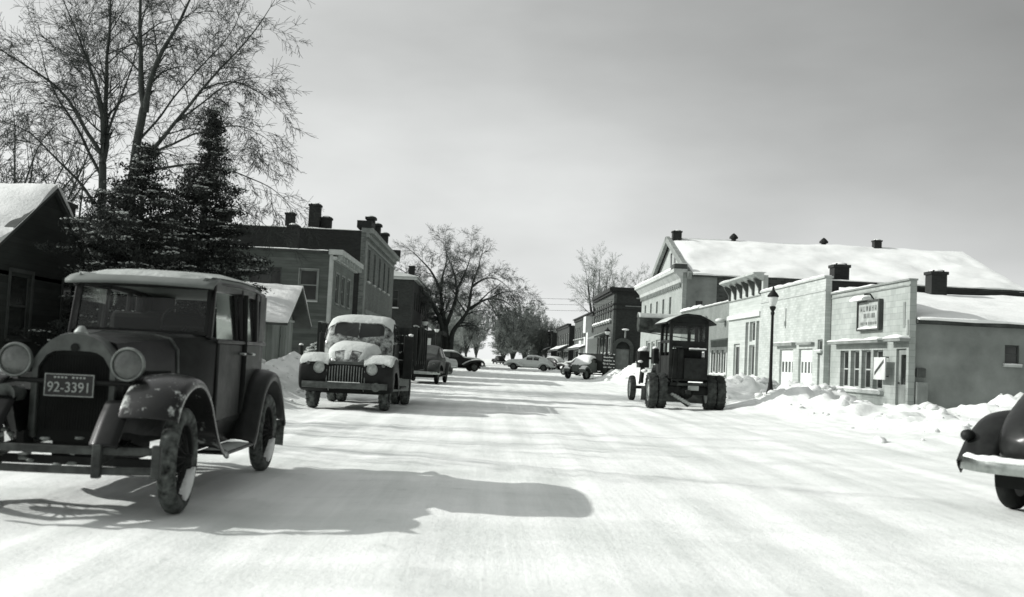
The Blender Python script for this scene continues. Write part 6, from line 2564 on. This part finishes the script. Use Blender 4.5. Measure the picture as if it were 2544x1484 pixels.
# ------------------------------------------------------------------ rounded cars of the forties
def forties_car(label, loc, rz, paint, top=None, fast=False, snow=.03, group='rounded cars along the street', grille=True, wheel_m=None, tail=False, name='parked_car', roofsnow=True):
    r = root(name, label, 'car', (0, 0, 0), 0, group)
    K = dict(world=False)
    if fast:
        st = [(2.42, .30, .46, .40, .72, .28, .80), (2.30, .44, .40, .50, .86, .36, .96), (1.9, .50, .34, .58, .96, .42, 1.05), (1.2, .56, .32, .66, 1.0, .48, 1.09), (.72, .66, .30, .74, 1.02, .58, 1.11), (.55, .68, .30, .76, 1.02, .60, 1.16),
              (.10, .72, .30, .79, 1.02, .58, 1.52), (-.25, .73, .30, .80, 1.02, .59, 1.585), (-.7, .73, .30, .80, 1.02, .585, 1.59), (-1.2, .71, .30, .78, 1.0, .55, 1.49), (-1.75, .66, .34, .72, .96, .46, 1.28), (-2.25, .58, .40, .62, .84, .36, 1.0), (-2.55, .46, .44, .48, .68, .26, .74)]
    else:
        st = [(2.30, .22, .46, .28, .80, .18, .88), (2.18, .34, .40, .38, .94, .26, 1.02), (1.8, .42, .34, .48, 1.02, .34, 1.10), (1.2, .50, .32, .60, 1.04, .42, 1.14), (.80, .62, .30, .70, 1.06, .54, 1.16), (.62, .66, .30, .74, 1.06, .58, 1.20),
              (.22, .70, .30, .78, 1.06, .58, 1.56), (-.15, .72, .30, .79, 1.06, .60, 1.64), (-.8, .72, .30, .79, 1.06, .60, 1.655), (-1.35, .70, .32, .76, 1.04, .55, 1.57), (-1.75, .66, .36, .70, 1.0, .48, 1.36), (-2.1, .58, .42, .62, .90, .40, 1.10), (-2.38, .46, .46, .48, .72, .28, .80)]
    def half(wb, zb, wk, zk, wr, zr):
        return [(0, zb), (wb * .85, zb), (wb, zb + .06), (wk + .02, zb + (zk - zb) * .45), (wk, zk), (wr + (wk - wr) * .35, zk + (zr - zk) * .55), (wr, zk + (zr - zk) * .86), (wr * .6, zr - (zr - zk) * .02 - .012), (0, zr)]
    b = MB()
    b.loft([cross(half(*q[1:]), q[0]) for q in st])
    body = b.build('body', paint, r, smooth=80, sub=2, **K)
    # greenhouse panes laid on the body side
    def W(y):
        for i in range(len(st) - 1):
            a, c = st[i], st[i + 1]
            if c[0] <= y <= a[0]:
                t = (a[0] - y) / (a[0] - c[0])
                return [a[j] + (c[j] - a[j]) * t for j in range(1, 7)]
        return st[-1][1:]
    def side(y, f):
        q = W(y)
        h = half(*q)
        a, b_, c = h[4], h[5], h[6]
        if f < .6:
            t = f / .6
            return (a[0] + (b_[0] - a[0]) * t + .004, a[1] + (b_[1] - a[1]) * t)
        t = (f - .6) / .4
        return (b_[0] + (c[0] - b_[0]) * t + .004, b_[1] + (c[1] - b_[1]) * t)
    top_f = .86
    spans = ((.28, -.42), (-.52, -1.12), (-1.20, -1.48)) if not fast else ((.22, -.42), (-.50, -1.05))
    for s in (-1, 1):
        for (y0, y1) in spans:
            b = MB()
            rows = []
            for k in range(5):
                y = y0 + (y1 - y0) * k / 4
                col = []
                lo = .10
                hi = top_f if 0 < k < 4 else top_f - .12
                for j in range(5):
                    x, z = side(y, lo + (hi - lo) * j / 4)
                    col.append((s * x, y, z))
                rows.append(col)
            b.loft(rows, closed=False, caps=False)
            b.build('side_window', GLASS_MD if y0 < -.5 else GLASS_DK, r, smooth=180, **K)
        # door outline and handle
        b = MB()
        q = W(-.3)
        b.tube([(s * (q[2] + .01), -.38, .93), (s * (q[2] + .045), -.38, .93), (s * (q[2] + .045), -.24, .925)], .012, 6)
        b.build('door_handle', CHROME, r, **K)
    # windscreen and back light
    for (ya, yb, nm) in (((.58, .16, 'windscreen'), (-1.42, -1.72, 'rear_window')) if not fast else ((.50, .08, 'windscreen'), (-1.30, -1.75, 'rear_window'))):
        b = MB()
        rows = []
        for j in range(5):
            y = ya + (yb - ya) * j / 4
            q = W(y)
            h = half(*q)
            row = []
            zt = h[8][1] + .014
            wd = (q[4]) * (.98 if nm == 'windscreen' else .7)
            for k in range(9):
                u = k / 4 - 1
                z = zt + (h[7][1] - h[8][1]) * min(1, abs(u) * wd / max(.01, h[7][0])) * 1.1
                row.append((u * wd, y, z - .02 * max(0, abs(u) - .75) * 4 * .3))
            rows.append(row)
        b.loft(rows, closed=False, caps=False)
        b.build(nm, GLASS_DK if paint is CP_BLACK else GLASS_MD, r, smooth=180, **K)
    # fenders
    for s in (-1, 1):
        fp = smooth_path([(2.34, .46), (2.38, .66), (2.26, .84), (1.95, .93), (1.55, .93), (1.15, .84), (.80, .68), (.50, .50)] if fast or True else [], 4)
        f = arch_fender(fp, .42, .90, .05, .16 if not fast else .22, s, nx=8).build('front_fender', paint, r, smooth=80, solid=.012, **K)
        md = f.modifiers.new('sub', 'SUBSURF')
        md.levels = md.render_levels = 1
        rp = smooth_path([(-.86, .40), (-.98, .62), (-1.22, .82), (-1.55, .88), (-1.90, .82), (-2.22, .66), (-2.44, .46)], 4)
        g = arch_fender(rp, .56, .90, .05, .16, s, nx=7).build('rear_fender', paint, r, smooth=80, solid=.012, **K)
        if snow:
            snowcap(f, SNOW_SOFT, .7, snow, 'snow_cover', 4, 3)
        headlamp(r, (s * .66, 2.33, .76), .085, .12, CHROME, paint, LENS)
        b = MB()
        b.box(s * .70, s * .84, -.85, .62, .30, .34)
        b.build('running_board', paint, r, bevel=.01, **K)
        for y in (1.55, -1.55):
            wheel(r, (s * .71, y, .345), .345, .16, 'disc', TYRE, wheel_m or DULLMETAL, 0, out=s, rim_r=.22)
        if tail:
            b = MB()
            b.lathe((s * .87, -2.26, .70), (0, -1, 0), [(0, -.05), (.045, -.03), (.055, .03), (.05, .08), (.03, .1), (0, .105)], 14)
            b.build('tail_lamp', IRON, r, smooth=50, **K)
    # grille and bumpers
    b = MB()
    for k in range(6):
        z = .52 + k * .055
        w = .34 - .02 * k
        b.tube([(-w, 2.22 + .02, z), (-w * .5, 2.37 - .01 * k, z), (0, 2.40 - .012 * k, z), (w * .5, 2.37 - .01 * k, z), (w, 2.24, z)], .012, 5)
    b.build('grille', CHROME, r, smooth=50, **K)
    for (y0, sg, nm) in ((2.58, 1, 'front_bumper'), (-2.68, -1, 'rear_bumper')):
        b = MB()
        rings = []
        for k in range(25):
            u = k / 12 - 1
            x = .93 * math.copysign(abs(u) ** .8, u)
            y = y0 - sg * .34 * max(0, abs(u) - .35) ** 2.2 / (.65 ** 2.2)
            rings.append([(x, y - sg * .03, .40), (x, y + sg * .01, .405), (x, y + sg * .025, .46), (x, y + sg * .01, .515), (x, y - sg * .03, .52)])
        b.loft(rings)
        b.bar((-.4, y0 - sg * .02, .45), (-.4, y0 - sg * .5, .45), .05, .05)
        b.bar((.4, y0 - sg * .02, .45), (.4, y0 - sg * .5, .45), .05, .05)
        bb = b.build(nm, CHROME, r, smooth=60, **K)
        if snow > .02:
            g = MB()
            rings = []
            for k in range(2, 45):
                u = k / 23 - 1.02
                x = .90 * math.copysign(abs(u) ** .8, u)
                y = y0 - sg * .34 * max(0, abs(u) - .35) ** 2.2 / (.65 ** 2.2) - sg * .02
                h = .03 + .03 * noise.noise(Vector((x * 3.1, sg, 1))) + .015 * noise.noise(Vector((x * 11, sg, 4)))
                if k in (2, 44):
                    h = .01
                rings.append([(x, y - .045, .50), (x, y - .05, .52 + h * .7), (x, y, .52 + h), (x, y + .05, .52 + h * .7), (x, y + .045, .50)])
            g.loft(rings)
            g.build('snow_cover', SNOW, bb, smooth=180, **K)
    b = MB()
    b.box(-.62, .62, -2.3, 2.1, .26, .40)
    b.build('chassis', BLACK, r, **K)
    if top is not None:
        dg = snowcap(body, top, .25, .012, 'roof_skin', 1, 1.0, zmin=1.30)
    if snow and roofsnow:
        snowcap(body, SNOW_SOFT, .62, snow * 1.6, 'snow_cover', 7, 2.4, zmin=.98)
    r.location = loc
    r.rotation_euler = (0, 0, rz)
    return r

CP_GREY = car_paint('grey_paint', .03, .4, .3, .3)
CP_BLACK = car_paint('car_black', .005, .3, .25, .5)
CP_PALE = car_paint('pale_paint', .50, .45, .3, .3)
CP_MID = car_paint('mid_grey_paint', .30, .45, .4, .3)
forties_car('grey rounded car facing the camera just behind the stake truck', (-2.75, 45.5, 0), math.pi - R_(4), CP_GREY, snow=.0, group=None)
forties_car('pale car mostly hidden between grey car and black sedan', (-3.8, 70, 0), math.pi + R_(24), CP_PALE, snow=.04, fast=True, group=None)
forties_car('black rounded sedan with snowy roof standing broadside under the forked elm', (-2.85, 86.0, 0), -R_(74), CP_BLACK, snow=.05, group=None)
forties_car('pale fastback sedan crossing the street broadside at the intersection', (4.15, 108.0, .08), R_(82), CP_PALE, CP_MID, fast=True, snow=.035, wheel_m=DULLMETAL, group=None, name='crossing_sedan')
forties_car('dark rounded car cut off by the right picture edge with snow along its bumper', (6.66, 10.5, 0), -R_(46), CP_BLACK, fast=True, snow=.03, tail=True, group=None, roofsnow=False)
PR = 'cars parked by the right bank'
forties_car('dark parked car with snowy roof just beyond the slatted pickup', (7.7, 86, .05), R_(35), CP_BLACK, snow=.06, group=PR)
forties_car('dark parked car farther up the right bank by the shop row', (7.6, 127, .05), R_(30), CP_BLACK, snow=.05, group=PR)
forties_car('tiny dark car far down the street below the bright gap', (1.9, 205, .05), R_(12), CP_BLACK, snow=.0, group=None)

# ------------------------------------------------------------------ slatted pickup parked on the right
def slat_pickup():
    r = root('slatted_pickup', 'pickup with snowy cab and dark slatted box parked by the right bank', 'truck')
    K = dict(world=False)
    PA = car_paint('pickup_grey', .09, .5, .5, .2)
    def ch(wb, zb, wk, zk, wr, zr):
        return [(0, zb), (wb, zb), (wb + .02, zb + .15), (wk, zk), (wr + .02, zr - .14), (wr - .10, zr - .025), (wr * .45, zr), (0, zr + .006)]
    cs = [(.92, .26, .5, .30, .92, .24, 1.02), (.80, .32, .5, .36, 1.02, .30, 1.12), (.2, .44, .5, .54, 1.06, .48, 1.16), (-.1, .60, .45, .66, 1.10, .60, 1.18), (-.3, .62, .45, .68, 1.12, .56, 1.55), (-.55, .62, .45, .69, 1.12, .58, 1.66), (-1.1, .62, .45, .69, 1.12, .58, 1.66), (-1.25, .60, .45, .66, 1.1, .54, 1.55)]
    b = MB()
    b.loft([cross(ch(*q[1:]), q[0]) for q in cs])
    cb = b.build('cab', PA, r, smooth=60, sub=1, **K)
    snowcap(cb, SNOW, .4, .09, 'snow_cover', 5, 2.5, zmin=.95)
    for s in (-1, 1):
        b = MB()
        b.add([(s * .675, -.42, 1.18), (s * .675, -1.08, 1.18), (s * .62, -1.08, 1.5), (s * .62, -.52, 1.5)], [(0, 1, 2, 3)])
        b.build('side_window', GLASS_DK, r, **K)
        fp = smooth_path([(1.02, .5), (.94, .76), (.62, .88), (.26, .76), (.02, .48)], 4)
        f = arch_fender(fp, .36, .82, .04, .10, s, nx=7).build('front_fender', PA, r, smooth=70, solid=.012, **K)
        snowcap(f, SNOW, .5, .06, 'snow_cover', 2, 3)
        fp = smooth_path([(-1.9, .5), (-2.0, .80), (-2.35, .92), (-2.7, .80), (-2.84, .5)], 4)
        arch_fender(fp, .55, .90, .04, .08, s, nx=6).build('rear_fender', PA, r, smooth=70, solid=.012, **K)
        wheel(r, (s * .70, .60, .37), .37, .17, 'disc', TYRE, PA, 0, out=s, rim_r=.22)
        wheel(r, (s * .70, -2.36, .37), .37, .17, 'disc', TYRE, PA, 0, out=s, rim_r=.22)
        headlamp(r, (s * .40, .96, .86), .1, .14, CHROME, PA, LENS)
        b = MB()
        for k in range(5):
            z = .78 + k * .235
            b.box(s * .94, s * .99, -3.2, -1.35, z, z + .13)
        for y in (-3.15, -2.3, -1.42):
            b.box(s * .90, s * .939, y - .04, y + .04, .62, 1.86)
        b.build('slat_side', WOOD_DK, r, **K)
    b = MB()
    b.box(-.94, .94, -3.2, -1.32, .62, .70)
    b.build('bed', WOOD_DK, r, **K)
    b = MB()
    for k in range(5):
        z = .78 + k * .235
        b.box(-.96, .96, -3.25, -3.201, z, z + .11)
    for x in (-.7, 0, .7):
        b.box(x - .04, x + .04, -3.2, -3.15, .62, 1.86)
    b.box(-.92, .92, -1.39, -1.34, .7, 1.84)
    tg = b.build('tailgate', WOOD_DK, r, **K)
    rn = random.Random(6)
    g = MB()
    for k in range(5):
        z = .78 + k * .235 + .12
        for j in range(7):
            if rn.random() < .85:
                x = -.7 + j * .235
                g.ell((x, -3.235, z), .10 + .05 * rn.random(), .045, .028, 7, 4, .4, rn)
                g.ell((-.985, -3.1 + j * .26, z), .05, .13, .035, 7, 4, .4, rn)
                g.ell((.985, -3.1 + j * .26, z), .05, .13, .035, 7, 4, .4, rn)
    g.build('lodged_snow', SNOW, r, smooth=180, **K)
    b = MB()
    for s in (-1, 1):
        b.bar((s * .35, .9, .5), (s * .38, -3.2, .54), .06, .12)
    b.bar((-.7, .60, .37), (.7, .60, .37), .07, .07)
    b.bar((-.7, -2.36, .37), (.7, -2.36, .37), .09, .09)
    b.bar((-.75, -3.3, .5), (.75, -3.3, .5), .06, .1)
    b.build('chassis', IRON, r, **K)
    r.location = (6.45, 73, 0)
    r.rotation_euler = (0, 0, R_(147))
slat_pickup()
